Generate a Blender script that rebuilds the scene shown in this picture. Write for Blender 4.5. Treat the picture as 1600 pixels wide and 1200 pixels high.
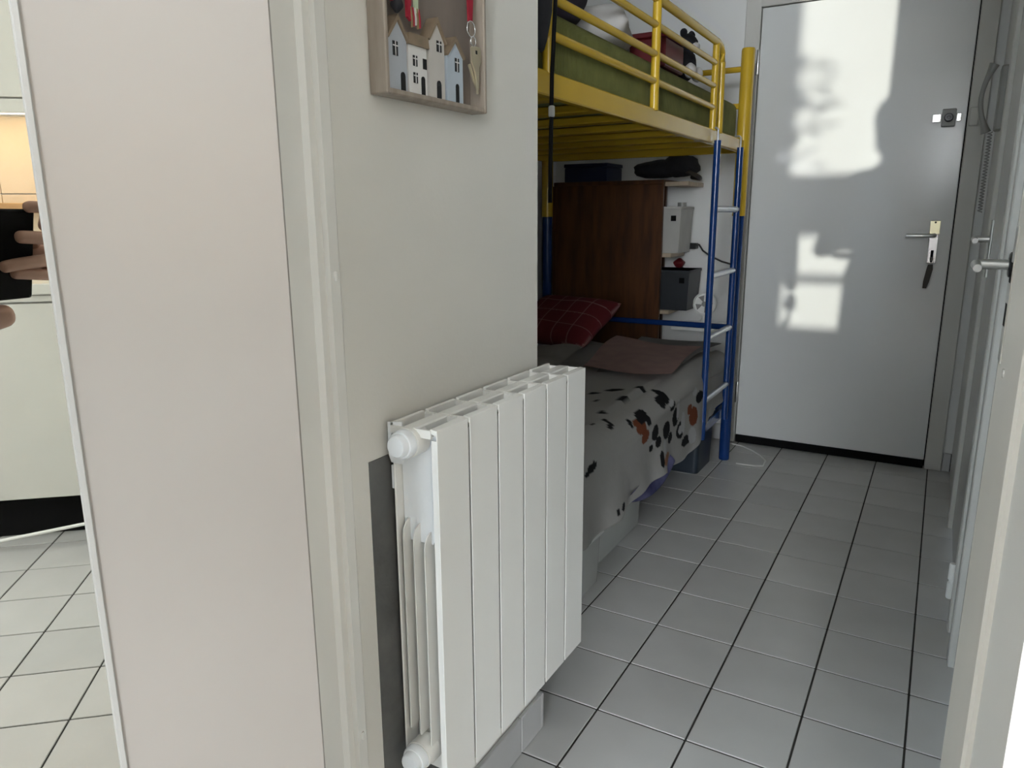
import bpy, bmesh, math, random
from mathutils import Vector, Matrix
random.seed(7)
scn = bpy.context.scene
for o in list(bpy.data.objects):
    bpy.data.objects.remove(o)

# ------------------------------------------------------------------ camera, world, sun, exposure
FPX, CAM_H = 1149.1156, 1.07560
YAW, PITCH, ROLL = 0.525466973, 0.225792371, -0.006438438

def cam_axes():
    cy, sy = math.cos(YAW), math.sin(YAW)
    fwd = Vector((-sy * math.cos(PITCH), cy * math.cos(PITCH), -math.sin(PITCH)))
    r = Vector((cy, sy, 0)); u = r.cross(fwd)
    c, s = math.cos(ROLL), math.sin(ROLL)
    return c * r + s * u, -s * r + c * u, fwd
AR, AU, AF = cam_axes()
CAM = Vector((0, 0, CAM_H))
cd = bpy.data.cameras.new('camera'); cam = bpy.data.objects.new('camera', cd); scn.collection.objects.link(cam)
cd.sensor_width = 36; cd.lens = FPX / 1600 * 36; cd.clip_start = 0.01
cam.matrix_world = Matrix(((AR.x, AU.x, -AF.x, CAM.x), (AR.y, AU.y, -AF.y, CAM.y), (AR.z, AU.z, -AF.z, CAM.z), (0, 0, 0, 1)))
scn.camera = cam

w = bpy.data.worlds.new('daylight'); scn.world = w; w.use_nodes = True
bg = w.node_tree.nodes['Background']; bg.inputs[0].default_value = (0.72, 0.86, 1.0, 1); bg.inputs[1].default_value = 3.0

sd = bpy.data.lights.new('low_sun', 'SUN'); sd.energy = 0.95; sd.angle = math.radians(0.5); sd.color = (1, 0.96, 0.88)
so = bpy.data.objects.new('low_sun', sd); scn.collection.objects.link(so)
so.rotation_euler = Vector((-0.100, 1.0, -0.018)).to_track_quat('-Z', 'Y').to_euler(); so.location = (3, -8, 3)

def area(name, loc, direction, sx, sy, power, col):
    l = bpy.data.lights.new(name, 'AREA'); l.shape = 'RECTANGLE'; l.size = sx; l.size_y = sy; l.energy = power; l.color = col
    o = bpy.data.objects.new(name, l); scn.collection.objects.link(o); o.location = loc
    o.rotation_euler = Vector(direction).to_track_quat('-Z', 'Y').to_euler()
    return o
area('window_daylight', (1.07, -3.30, 1.40), (0, 1, -0.03), 2.1, 1.5, 82, (0.93, 0.96, 1.0))
area('hall_fill_beam', (0.42, -3.29, 1.40), (-0.13, 1, -0.10), 0.75, 1.4, 2.8, (0.93, 0.96, 1.0)).data.spread = math.radians(50)  # added narrow-spread fill lamp, aimed down the hall to brighten it

scn.view_settings.view_transform = 'Standard'; scn.view_settings.look = 'None'
scn.view_settings.gamma = 1; scn.view_settings.use_curve_mapping = False
scn.view_settings.exposure = 1.74

# ------------------------------------------------------------------ helpers
COL = scn.collection
WP = {}                                  # world position of every object built here

def px(u, v):                            # a pixel of the photograph as a direction in the place
    return AR * ((u - 800) / FPX) - AU * ((v - 600) / FPX) + AF
def atx(u, v, x): d = px(u, v); return CAM + d * (x / d.x)
def aty(u, v, y): d = px(u, v); return CAM + d * (y / d.y)
def atz(u, v, z): d = px(u, v); return CAM + d * ((z - CAM_H) / d.z)

def link(o, parent=None):
    COL.objects.link(o)
    if parent is not None:
        o.parent = parent; o.matrix_parent_inverse = Matrix.Translation(WP[parent.name]).inverted()
    return o

def obj(name, bm, m, parent=None, smooth=False):
    if smooth:
        for f in bm.faces: f.smooth = True
    me = bpy.data.meshes.new(name)
    bmesh.ops.recalc_face_normals(bm, faces=bm.faces)
    bm.to_mesh(me); bm.free()
    xs = [v.co for v in me.vertices]
    lo = Vector([min(v[i] for v in xs) for i in range(3)]); hi = Vector([max(v[i] for v in xs) for i in range(3)])
    c = Vector(((lo.x + hi.x) / 2, (lo.y + hi.y) / 2, lo.z))
    me.transform(Matrix.Translation(-c))
    if m is not None: me.materials.append(m)
    o = bpy.data.objects.new(name, me); link(o, parent); o.location = c; WP[o.name] = c
    if smooth == 'auto':
        me.set_sharp_from_angle(angle=math.radians(38))
    return o

def thing(name, loc, label=None, cat=None, group=None, kind=None):
    o = bpy.data.objects.new(name, None); COL.objects.link(o); o.location = loc; o.empty_display_size = 0.1
    WP[o.name] = Vector(loc)
    return tag(o, label, cat, group, kind)

def tag(o, label=None, cat=None, group=None, kind=None):
    if label: o['label'] = label
    if cat: o['category'] = cat
    if group: o['group'] = group
    if kind: o['kind'] = kind
    return o
def struct(o, label=None):
    return tag(o, label, None, None, 'structure')

def B(): return bmesh.new()
def box(bm, x0, x1, y0, y1, z0, z1, bev=0, seg=1, mat=None):
    r = bmesh.ops.create_cube(bm, size=1)
    vs = r['verts']
    M = Matrix.Translation(((x0 + x1) / 2, (y0 + y1) / 2, (z0 + z1) / 2)) @ Matrix.Diagonal((abs(x1 - x0), abs(y1 - y0), abs(z1 - z0), 1))
    if mat is not None: M = mat @ M
    bmesh.ops.transform(bm, matrix=M, verts=vs)
    if bev:
        es = list({e for v in vs for e in v.link_edges})
        bmesh.ops.bevel(bm, geom=es, offset=bev, segments=seg, affect='EDGES', profile=0.5)
    return bm
def bx(*a, **k): return box(B(), *a, **k)

def ring(c, t, r, seg, ref=None):
    t = t.normalized(); ref = ref or (Vector((0, 0, 1)) if abs(t.z) < 0.9 else Vector((1, 0, 0)))
    a = t.cross(ref).normalized(); b = t.cross(a).normalized()
    return [c + a * (r * math.cos(2 * math.pi * i / seg)) + b * (r * math.sin(2 * math.pi * i / seg)) for i in range(seg)]
def tube(bm, pts, r, seg=10, cap=True, closed=False):
    pts = [Vector(p) for p in pts]; n = len(pts); rs = r if isinstance(r, (list, tuple)) else [r] * n
    rows = []
    for i, p in enumerate(pts):
        if closed: t = pts[(i + 1) % n] - pts[i - 1]
        else: t = pts[min(i + 1, n - 1)] - pts[max(i - 1, 0)]
        rows.append([bm.verts.new(q) for q in ring(p, t, rs[i], seg)])
    for i in range(n if closed else n - 1):
        a, b = rows[i], rows[(i + 1) % n]
        for k in range(seg):
            bm.faces.new((a[k], a[(k + 1) % seg], b[(k + 1) % seg], b[k]))
    if cap and not closed:
        bm.faces.new(rows[0][::-1]); bm.faces.new(rows[-1])
    return bm
def lathe(bm, prof, c=(0, 0, 0), axis=(0, 0, 1), seg=24):
    c = Vector(c); axis = Vector(axis).normalized(); rows = []
    for r, h in prof:
        rows.append([bm.verts.new(q) for q in ring(c + axis * h, axis, max(r, 1e-5), seg)])
    for a, b in zip(rows[:-1], rows[1:]):
        for k in range(seg): bm.faces.new((a[k], a[(k + 1) % seg], b[(k + 1) % seg], b[k]))
    bm.faces.new(rows[0][::-1]); bm.faces.new(rows[-1])
    return bm
def prism(bm, poly, d0, d1, plane='xy'):
    def P(a, b, c): return {'xy': (a, b, c), 'xz': (a, c, b), 'yz': (c, a, b)}[plane]
    lo = [bm.verts.new(P(a, b, d0)) for a, b in poly]; hi = [bm.verts.new(P(a, b, d1)) for a, b in poly]
    n = len(poly)
    bm.faces.new(lo[::-1]); bm.faces.new(hi)
    for i in range(n): bm.faces.new((lo[i], lo[(i + 1) % n], hi[(i + 1) % n], hi[i]))
    return bm
def pillow_bm(M, a, b, h, n=18, seed=0, wr=0.004):
    bm = B(); rnd = random.Random(seed); ph = [rnd.random() * 6.28 for _ in range(6)]
    g = {}
    for side in (1, -1):
        for i in range(n + 1):
            for j in range(n + 1):
                u = -1 + 2 * i / n; v = -1 + 2 * j / n
                if side < 0 and (i in (0, n) or j in (0, n)): g[(side, i, j)] = g[(1, i, j)]; continue
                f = max(0, (1 - u ** 4) * (1 - v ** 4)) ** 0.5
                k = 1 - 0.05 * (1 - abs(u)) * v * v; l = 1 - 0.05 * (1 - abs(v)) * u * u
                z = side * h * f + wr * math.sin(5 * u + ph[0]) * math.sin(4 * v + ph[1]) * f
                g[(side, i, j)] = bm.verts.new(M @ Vector((a * u * l, b * v * k, z)))
        for i in range(n):
            for j in range(n):
                bm.faces.new((g[(side, i, j)], g[(side, i + 1, j)], g[(side, i + 1, j + 1)], g[(side, i, j + 1)]))
    return bm
def blob(bm, c, r, seg=16, rings=10, seed=0, amp=0.15, freq=2.0):
    res = bmesh.ops.create_uvsphere(bm, u_segments=seg, v_segments=rings, radius=1)
    rnd = random.Random(seed); ph = [rnd.random() * 6.28 for _ in range(6)]
    for v in res['verts']:
        d = v.co.copy()
        k = 1 + amp * (math.sin(freq * 2 * d.x + ph[0]) * math.cos(freq * 2 * d.y + ph[1]) + math.sin(freq * 3 * d.z + ph[2]) * 0.6)
        v.co = Vector((c[0] + d.x * r[0] * k, c[1] + d.y * r[1] * k, c[2] + d.z * r[2] * k))
    return bm

# ------------------------------------------------------------------ materials (all procedural)
def mat(name, col, rough=0.5, metal=0.0, var=0.0, vscale=8.0, bump=0.0, bscale=60.0, spec=0.5, stretch=None, col2=None, wave=None, trans=0.0, alpha=1.0, rand=0.0, coat=0.0):
    m = bpy.data.materials.new(name); m.use_nodes = True
    nt = m.node_tree; p = nt.nodes['Principled BSDF']
    p.inputs['Base Color'].default_value = (*col, 1); p.inputs['Roughness'].default_value = rough; p.inputs['Metallic'].default_value = metal
    p.inputs['Specular IOR Level'].default_value = spec; p.inputs['Transmission Weight'].default_value = trans; p.inputs['Alpha'].default_value = alpha
    p.inputs['Coat Weight'].default_value = coat
    tc = nt.nodes.new('ShaderNodeTexCoord'); mp = nt.nodes.new('ShaderNodeMapping')
    nt.links.new(tc.outputs['Object'], mp.inputs[0])
    if stretch: mp.inputs['Scale'].default_value = stretch
    if var or col2:
        nz = nt.nodes.new('ShaderNodeTexNoise'); nz.inputs['Scale'].default_value = vscale; nz.inputs['Detail'].default_value = 5
        nt.links.new(mp.outputs[0], nz.inputs['Vector'])
        rp = nt.nodes.new('ShaderNodeValToRGB')
        c2 = col2 or tuple(max(0, c * (1 - var)) for c in col); c1 = col if col2 else tuple(min(1, c * (1 + var * 0.6)) for c in col)
        rp.color_ramp.elements[0].position = 0.32; rp.color_ramp.elements[1].position = 0.68
        rp.color_ramp.elements[0].color = (*c2, 1); rp.color_ramp.elements[1].color = (*c1, 1)
        nt.links.new(nz.outputs['Fac'], rp.inputs[0]); out = rp.outputs[0]
        if rand:
            oi = nt.nodes.new('ShaderNodeObjectInfo'); mr = nt.nodes.new('ShaderNodeMapRange')
            mr.inputs['To Min'].default_value = 1 - rand; mr.inputs['To Max'].default_value = 1 + rand
            nt.links.new(oi.outputs['Random'], mr.inputs[0])
            hs = nt.nodes.new('ShaderNodeHueSaturation'); nt.links.new(mr.outputs[0], hs.inputs['Value']); nt.links.new(out, hs.inputs['Color']); out = hs.outputs[0]
        nt.links.new(out, p.inputs['Base Color'])
    if bump or wave:
        bp = nt.nodes.new('ShaderNodeBump'); bp.inputs['Distance'].default_value = 0.002; bp.inputs['Strength'].default_value = bump or 0.5
        if wave:
            wv = nt.nodes.new('ShaderNodeTexWave'); wv.bands_direction = wave[0]; wv.inputs['Scale'].default_value = wave[1]; wv.inputs['Distortion'].default_value = 0.6
            nt.links.new(mp.outputs[0], wv.inputs['Vector']); nt.links.new(wv.outputs['Fac'], bp.inputs['Height'])
        else:
            n2 = nt.nodes.new('ShaderNodeTexNoise'); n2.inputs['Scale'].default_value = bscale; n2.inputs['Detail'].default_value = 4
            nt.links.new(mp.outputs[0], n2.inputs['Vector']); nt.links.new(n2.outputs['Fac'], bp.inputs['Height'])
        nt.links.new(bp.outputs[0], p.inputs['Normal'])
    return m
def emis(name, col, s):
    m = mat(name, col, 0.5); p = m.node_tree.nodes['Principled BSDF']
    p.inputs['Emission Color'].default_value = (*col, 1); p.inputs['Emission Strength'].default_value = s
    return m

M = {}
M['wall'] = mat('wall_paint', (0.74, 0.715, 0.655), 0.55, var=0.03, vscale=3, bump=0.12, bscale=140)
M['wall_white'] = mat('white_wall_paint', (0.78, 0.78, 0.76), 0.5, var=0.03, vscale=3, bump=0.1, bscale=120)
M['ceiling'] = mat('ceiling_paint', (0.84, 0.83, 0.81), 0.8, var=0.02, bump=0.1)
M['trim'] = mat('trim_paint', (0.76, 0.74, 0.69), 0.35, var=0.03, vscale=5, bump=0.05, bscale=90)
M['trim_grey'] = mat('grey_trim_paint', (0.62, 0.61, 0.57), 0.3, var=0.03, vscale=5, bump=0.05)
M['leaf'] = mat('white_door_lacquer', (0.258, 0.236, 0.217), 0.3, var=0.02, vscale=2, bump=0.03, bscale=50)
M['entry'] = mat('grey_white_door_gloss', (0.74, 0.75, 0.74), 0.16, var=0.02, vscale=2, bump=0.02, bscale=6)
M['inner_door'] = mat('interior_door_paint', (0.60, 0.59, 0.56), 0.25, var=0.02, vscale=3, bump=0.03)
M['grout'] = mat('dark_grout', (0.035, 0.032, 0.028), 0.9, var=0.3, vscale=20, bump=0.2)
M['tile'] = mat('grey_floor_tile', (0.54, 0.535, 0.52), 0.28, var=0.05, vscale=6, bump=0.05, bscale=30, rand=0.05)
M['plinth_tile'] = mat('grey_skirting_tile', (0.54, 0.535, 0.53), 0.3, var=0.05, vscale=6, rand=0.05)
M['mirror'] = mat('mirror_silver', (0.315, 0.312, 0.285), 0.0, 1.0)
M['mirror_edge'] = mat('mirror_trim', (0.30, 0.295, 0.28), 0.35, 0.0, var=0.02)
M['rad'] = mat('radiator_enamel', (0.83, 0.815, 0.77), 0.28, var=0.015, vscale=4)
M['rad_white'] = mat('radiator_white_plug', (0.86, 0.88, 0.89), 0.25, var=0.01)
M['patch'] = mat('dark_grey_patch', (0.13, 0.13, 0.125), 0.9, var=0.25, vscale=14, bump=0.4, bscale=80)
M['yellow'] = mat('yellow_enamel', (0.62, 0.40, 0.03), 0.25, var=0.05, vscale=8)
M['blue'] = mat('blue_enamel', (0.007, 0.038, 0.165), 0.22, var=0.05, vscale=8)
M['rung'] = mat('steel_rung', (0.55, 0.57, 0.6), 0.3, 0.8, var=0.05)
M['chrome'] = mat('brushed_steel', (0.72, 0.72, 0.7), 0.28, 1.0, var=0.05, vscale=30)
M['brass'] = mat('pale_brass', (0.75, 0.68, 0.45), 0.3, 0.9, var=0.05)
M['silver'] = mat('bright_silver', (0.85, 0.86, 0.86), 0.18, 0.9, var=0.03)
M['black'] = mat('black_rubber', (0.004, 0.004, 0.0045), 0.8, var=0.1, spec=0.15)
M['black_gloss'] = mat('black_plastic', (0.01, 0.01, 0.012), 0.3, var=0.1)
M['dark_cloth'] = mat('black_cloth', (0.012, 0.012, 0.016), 0.9, var=0.3, vscale=30, bump=0.4, bscale=120)
M['purple_cloth'] = mat('dark_purple_cloth', (0.03, 0.022, 0.035), 0.9, var=0.4, vscale=20, bump=0.4)
M['green'] = mat('olive_corduroy', (0.17, 0.175, 0.045), 0.95, var=0.22, vscale=14, wave=('Y', 40), bump=0.9)
M['mat_under'] = mat('mattress_ticking', (0.30, 0.29, 0.27), 0.9, var=0.35, vscale=22, bump=0.3)
M['wood'] = mat('brown_wood', (0.105, 0.038, 0.010), 0.4, col2=(0.045, 0.015, 0.004), vscale=6, stretch=(6, 6, 0.8), bump=0.1)
M['wood_light'] = mat('light_wood', (0.50, 0.40, 0.29), 0.5, var=0.15, vscale=9, stretch=(1, 6, 6))
M['wood_orange'] = mat('oak_worktop', (0.48, 0.27, 0.11), 0.4, var=0.2, vscale=9, stretch=(6, 1, 6))
M['mauve'] = mat('mauve_fleece', (0.50, 0.34, 0.31), 0.95, var=0.12, vscale=18, bump=0.4, bscale=200)
M['grey_cloth'] = mat('grey_cloth', (0.30, 0.29, 0.28), 0.95, var=0.15, vscale=12, bump=0.3)
M['white_cloth'] = mat('white_cloth', (0.52, 0.50, 0.475), 0.9, var=0.12, vscale=10, bump=0.3)
M['lavender'] = mat('lavender_sheet', (0.28, 0.28, 0.52), 0.9, col2=(0.03, 0.035, 0.13), vscale=7, bump=0.2)
M['red'] = mat('red_box', (0.12, 0.006, 0.009), 0.5, var=0.1)
M['red_ribbon'] = mat('red_ribbon', (0.33, 0.012, 0.03), 0.7, var=0.2, vscale=40, bump=0.3)
M['green_ribbon'] = mat('pale_green_ribbon', (0.50, 0.60, 0.40), 0.7, var=0.2, vscale=60)
M['bin'] = mat('dark_blue_grey_plastic', (0.022, 0.032, 0.045), 0.35, var=0.1)
M['bin_grey'] = mat('charcoal_plastic', (0.028, 0.032, 0.037), 0.4, var=0.1)
M['box_white'] = mat('white_card_box', (0.50, 0.49, 0.46), 0.6, var=0.08, vscale=12)
M['clear'] = mat('clear_plastic', (0.74, 0.76, 0.72), 0.2, var=0.05, trans=0.35)
M['clear_lid'] = mat('milky_plastic', (0.80, 0.81, 0.76), 0.3, var=0.05, trans=0.1)
M['navy'] = mat('navy_box', (0.006, 0.012, 0.05), 0.5, var=0.1)
M['teal'] = mat('teal_cover', (0.02, 0.10, 0.12), 0.6, var=0.1)
M['tan'] = mat('tan_cover', (0.22, 0.14, 0.06), 0.6, var=0.1)
M['navy_cover'] = mat('navy_cover', (0.02, 0.03, 0.08), 0.6, var=0.1)
M['plastic_white'] = mat('white_plastic', (0.86, 0.86, 0.83), 0.35, var=0.03)
M['plastic_grey'] = mat('grey_plastic', (0.32, 0.32, 0.30), 0.4, var=0.05)
M['frame_taupe'] = mat('taupe_washed_wood', (0.36, 0.305, 0.25), 0.6, col2=(0.26, 0.215, 0.175), vscale=16, stretch=(4, 4, 0.6), bump=0.2)
M['frame_back'] = mat('taupe_backing', (0.20, 0.165, 0.14), 0.7, var=0.1, vscale=10, stretch=(3, 3, 0.5))
M['house_bluegrey'] = mat('blue_grey_wood_paint', (0.42, 0.44, 0.47), 0.6, var=0.05, vscale=30)
M['house_white'] = mat('white_wood_paint', (0.72, 0.70, 0.67), 0.6, var=0.05, vscale=30)
M['house_cream'] = mat('pale_grey_wood_paint', (0.55, 0.52, 0.48), 0.6, var=0.05, vscale=30)
M['house_blue'] = mat('pale_blue_wood_paint', (0.46, 0.52, 0.58), 0.6, var=0.05, vscale=30)
M['house_roof'] = mat('raw_wood_roof', (0.24, 0.18, 0.12), 0.7, var=0.2, vscale=30)
M['house_dark'] = mat('black_paint', (0.012, 0.012, 0.013), 0.6, var=0.1)
M['key_gold'] = mat('nickel_brass_key', (0.62, 0.55, 0.40), 0.35, 0.6, var=0.1, vscale=40)
M['leather'] = mat('dark_brown_leather', (0.045, 0.035, 0.028), 0.6, var=0.2, vscale=30)
M['cab'] = mat('white_kitchen_front', (0.66, 0.65, 0.60), 0.25, var=0.02)
M['cab_body'] = mat('kitchen_carcass', (0.60, 0.60, 0.57), 0.4, var=0.02)
M['splash'] = mat('cream_splashback', (0.72, 0.60, 0.44), 0.3, var=0.03)
M['led'] = emis('warm_led', (1.0, 0.80, 0.56), 9)
M['skin'] = mat('skin', (0.64, 0.38, 0.28), 0.5, var=0.12, vscale=25, bump=0.1, bscale=200)
M['hair'] = mat('dark_hair', (0.03, 0.02, 0.015), 0.7, var=0.3, vscale=60, stretch=(1, 1, 0.2))
M['tee'] = mat('dark_top', (0.05, 0.05, 0.06), 0.9, var=0.2, vscale=20, bump=0.3)
M['jeans'] = mat('blue_jeans', (0.05, 0.08, 0.16), 0.9, var=0.2, vscale=40, bump=0.3)
M['shoe'] = mat('white_shoe', (0.6, 0.6, 0.58), 0.6, var=0.05)
M['plant'] = mat('green_leaf', (0.05, 0.14, 0.03), 0.5, var=0.35, vscale=10)
M['terracotta'] = mat('terracotta', (0.40, 0.17, 0.09), 0.8, var=0.15, bump=0.2)
def thin_glass(name):
    m = bpy.data.materials.new(name); m.use_nodes = True; nt = m.node_tree; nt.nodes.clear()
    o = nt.nodes.new('ShaderNodeOutputMaterial'); mx = nt.nodes.new('ShaderNodeMixShader'); tr = nt.nodes.new('ShaderNodeBsdfTransparent'); gl = nt.nodes.new('ShaderNodeBsdfGlossy')
    tr.inputs[0].default_value = (0.96, 0.98, 0.97, 1); gl.inputs['Roughness'].default_value = 0.02; mx.inputs[0].default_value = 0.06
    nt.links.new(tr.outputs[0], mx.inputs[1]); nt.links.new(gl.outputs[0], mx.inputs[2]); nt.links.new(mx.outputs[0], o.inputs[0])
    return m
M['pane'] = thin_glass('window_glass')

# plaid pillow
def plaid():
    m = bpy.data.materials.new('red_plaid'); m.use_nodes = True; nt = m.node_tree; p = nt.nodes['Principled BSDF']; p.inputs['Roughness'].default_value = 0.95
    at = nt.nodes.new('ShaderNodeAttribute'); at.attribute_name = 'print'
    nt.links.new(at.outputs['Color'], p.inputs['Base Color'])
    return m
M['plaid'] = plaid()
def cloth_print():
    m = bpy.data.materials.new('printed_duvet_cloth'); m.use_nodes = True; nt = m.node_tree; p = nt.nodes['Principled BSDF']; p.inputs['Roughness'].default_value = 0.95
    at = nt.nodes.new('ShaderNodeAttribute'); at.attribute_name = 'print'
    nt.links.new(at.outputs['Color'], p.inputs['Base Color'])
    tc = nt.nodes.new('ShaderNodeTexCoord'); n2 = nt.nodes.new('ShaderNodeTexNoise'); n2.inputs['Scale'].default_value = 22
    bp = nt.nodes.new('ShaderNodeBump'); bp.inputs['Strength'].default_value = 0.5; bp.inputs['Distance'].default_value = 0.004
    nt.links.new(tc.outputs['Object'], n2.inputs['Vector']); nt.links.new(n2.outputs['Fac'], bp.inputs['Height']); nt.links.new(bp.outputs[0], p.inputs['Normal'])
    return m
M['print'] = cloth_print()
def paint(o, fn):
    me = o.data; ca = me.color_attributes.new('print', 'FLOAT_COLOR', 'POINT'); c = WP[o.name]
    for i, v in enumerate(me.vertices):
        ca.data[i].color = (*fn(v.co + c), 1)

# ------------------------------------------------------------------ the setting: floor and shell
CEIL = 2.42
XL, XR, YF = -0.648, 0.122, 3.50           # left hall wall, right hall wall, far wall
S = 0.2; GX, GY = -0.560291, 1.335843      # floor tile grid

fl = struct(obj('floor', bx(-1.76, 2.36, -3.3, 3.62, -0.12, -0.0022), M['grout']), 'grey square floor tiles with dark grout joints')
tme = bpy.data.meshes.new('tile'); tb = bx(-S / 2 + 0.0022, S / 2 - 0.0022, -S / 2 + 0.0022, S / 2 - 0.0022, -0.011, 0, bev=0.0012); tb.to_mesh(tme); tb.free(); tme.materials.append(M['tile'])
rest = B(); n_t = 0
for i in range(-7, 15):
    for j in range(-24, 12):
        cx, cy = GX + (i + 0.5) * S, GY + (j + 0.5) * S
        hall = -1.0 < cx < 0.2 and 0.4 < cy < 3.6
        mirr = 0.25 < cx < 1.75 and -1.4 < cy < 0.45
        if not (-1.76 < cx < 2.36 and -3.3 < cy < 3.6): continue
        if cx > 0.3 and cy > 0.6: continue
        if hall or mirr:
            t = bpy.data.objects.new('tile', tme); link(t, fl); t.location = (cx, cy, 0); n_t += 1
        else:
            box(rest, cx - S / 2 + 0.0022, cx + S / 2 - 0.0022, cy - S / 2 + 0.0022, cy + S / 2 - 0.0022, -0.011, 0)
r = obj('tile_field', rest, M['tile'], fl); r['kind'] = 'stuff'

struct(obj('ceiling', bx(-1.86, 2.46, -3.4, 3.62, CEIL, CEIL + 0.1), M['ceiling']))
# hall, left: the stub wall that carries the radiator
struct(obj('wall_left', bx(XL - 0.075, XL, 0.50, 1.2155, 0, CEIL, bev=0.0015), M['wall']), 'beige painted stub wall behind the radiator')
struct(obj('wall_alcove_near', bx(-1.76, XL - 0.075, 1.10, 1.195, 0, CEIL), M['wall_white']))
struct(obj('wall_alcove_back', bx(-1.86, -1.76, 1.10, YF + 0.1, 0, CEIL), M['wall_white']))
# far wall around the entrance door (leaf x -0.779 .. 0.022, top 1.93)
DX0, DX1, DZ = -0.779, 0.024, 1.930
fw = B(); box(fw, -1.76, DX0 - 0.065, YF, YF + 0.12, 0, CEIL); box(fw, DX1 + 0.065, 0.24, YF, YF + 0.12, 0, CEIL); box(fw, DX0 - 0.065, DX1 + 0.065, YF, YF + 0.12, DZ + 0.065, CEIL)
struct(obj('wall_far', fw, M['wall_white']), 'white far wall around the entrance door')
# right hall wall with two door openings
D2 = (2.09, 2.86); D3 = (1.19, 1.93); RT = 1.95
rw = B()
for a, b in ((0.60, D3[0]), (D3[1], D2[0]), (D2[1], YF + 0.12)): box(rw, XR, XR + 0.1, a, b, 0, CEIL)
for a, b in (D2, D3): box(rw, XR, XR + 0.1, a, b, RT, CEIL)
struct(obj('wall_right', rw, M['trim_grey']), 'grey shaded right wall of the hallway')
# living room shell behind the camera
struct(obj('wall_front', bx(0.0515, 2.36, 0.383, 0.60, 0, CEIL), M['wall_white']))
struct(obj('wall_kitchen', bx(2.36, 2.46, -3.4, 0.6, 0, CEIL), M['wall_white']))
lw = B(); HY0, HY1 = -0.31, 0.455
box(lw, XL - 0.075, XL, -3.3, HY0, 0, CEIL); box(lw, XL - 0.075, XL, HY0, HY1, 2.05, CEIL); box(lw, XL - 0.075, XL, HY1, 0.50, 0, CEIL)
struct(obj('wall_side', lw, M['wall']))
struct(obj('wall_closet', bx(-1.46, -1.36, HY0 - 0.1, 0.7, 0, CEIL), M['wall_white']))
# back wall with the window band
WX0, WX1, WZ0, WZ1 = -0.60, 2.15, 0.65, 2.15
bw = B(); box(bw, -0.75, WX0, -3.4, -3.3, 0, CEIL); box(bw, WX1, 2.46, -3.4, -3.3, 0, CEIL); box(bw, WX0, WX1, -3.4, -3.3, 0, WZ0); box(bw, WX0, WX1, -3.4, -3.3, WZ1, CEIL)
struct(obj('wall_back', bw, M['wall_white']))
wn = struct(thing('window_1', (0.75, -3.35, WZ0)), 'wide living room window with white bars')
fb = B()
box(fb, WX0, WX1, -3.37, -3.31, WZ0, WZ0 + 0.05); box(fb, WX0, WX1, -3.37, -3.31, WZ1 - 0.05, WZ1)
for x in (WX0, 0.02, 0.70, 1.40, WX1 - 0.05): box(fb, x, x + 0.05, -3.37, -3.31, WZ0, WZ1)
obj('window_frame', fb, M['trim'], wn)
obj('transom', bx(WX0, WX1, -3.375, -3.305, 1.10, 1.36), M['trim'], wn)
obj('glazing_bar', bx(WX0, WX1, -3.36, -3.325, 0.895, 0.935), M['trim'], wn)
for x0, x1 in ((WX0 + 0.05, 0.02), (0.07, 0.70), (0.75, 1.40), (1.45, WX1 - 0.05)):
    obj('pane', bx(x0, x1, -3.345, -3.341, WZ0 + 0.05, 1.10), M['pane'], wn); obj('pane', bx(x0, x1, -3.345, -3.341, 1.36, WZ1 - 0.05), M['pane'], wn)

cu = B(); cr = []  # added unseen cloth that keeps direct sun off the open door leaf
for i in range(81):
    t = i / 80; x = -0.64 + 0.66 * t; y = -3.255 + 0.022 * math.sin(t * 52)
    cr.append([cu.verts.new((x, y + 0.004 * math.sin(9 * t + k), z)) for k, z in enumerate((0.12, 0.9, 1.6, 2.3))])
for a, b in zip(cr[:-1], cr[1:]):
    for k in range(3): cu.faces.new((a[k], a[k + 1], b[k + 1], b[k]))
bmesh.ops.solidify(cu, geom=cu.faces[:], thickness=0.002)
tag(obj('sun_block_curtain', cu, M['white_cloth'], smooth=True), 'added white pleated cloth blocking the sun from the mirrored door leaf', 'sun_block_curtain')

# door frame across the hall: left jamb with rebate and bead, right jamb with stop and strike plate
tj = B()
prism(tj, [(XL - 0.01, 0.50), (XL + 0.0035, 0.50), (XL + 0.0035, 0.640), (XL + 0.011, 0.6445), (XL + 0.011, 0.6475), (XL + 0.0075, 0.650), (XL + 0.0075, 0.6585), (XL + 0.0145, 0.6605), (XL + 0.0145, 0.676), (XL + 0.0125, 0.679), (XL - 0.01, 0.679)], 0, 2.08)
t1 = struct(obj('trim_1', tj, M['trim']), 'beige painted door jamb beside the mirrored door')
for z in (1.005, 0.365):
    obj('hinge_knuckle', lathe(B(), [(0.0, -0.006), (0.002, -0.006), (0.003, -0.003), (0.003, 0.003), (0.002, 0.006), (0, 0.006)], (XL + 0.0150, 0.6685, z), seg=12), M['trim'], t1, smooth='auto')
rj = B()
prism(rj, [(0.052, 0.736), (0.050, 0.733), (0.050, 0.543), (0.0465, 0.539), (0.0465, 0.516), (0.0485, 0.513), (0.0515, 0.513), (0.0515, 0.60), (0.122, 0.60), (0.122, 0.736)], 0, 2.08)
t2 = struct(obj('trim_2', rj, M['trim']), 'white painted door jamb with strike plate on the right')
obj('strike_plate', bx(0.0488, 0.0502, 0.706, 0.728, 0.955, 1.065, bev=0.0004), M['chrome'], t2)
obj('strike_hole', bx(0.0484, 0.0492, 0.711, 0.723, 0.985, 1.003), M['black'], t2)
obj('strike_hole', bx(0.0484, 0.0492, 0.711, 0.723, 1.02, 1.036), M['black'], t2)
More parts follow.
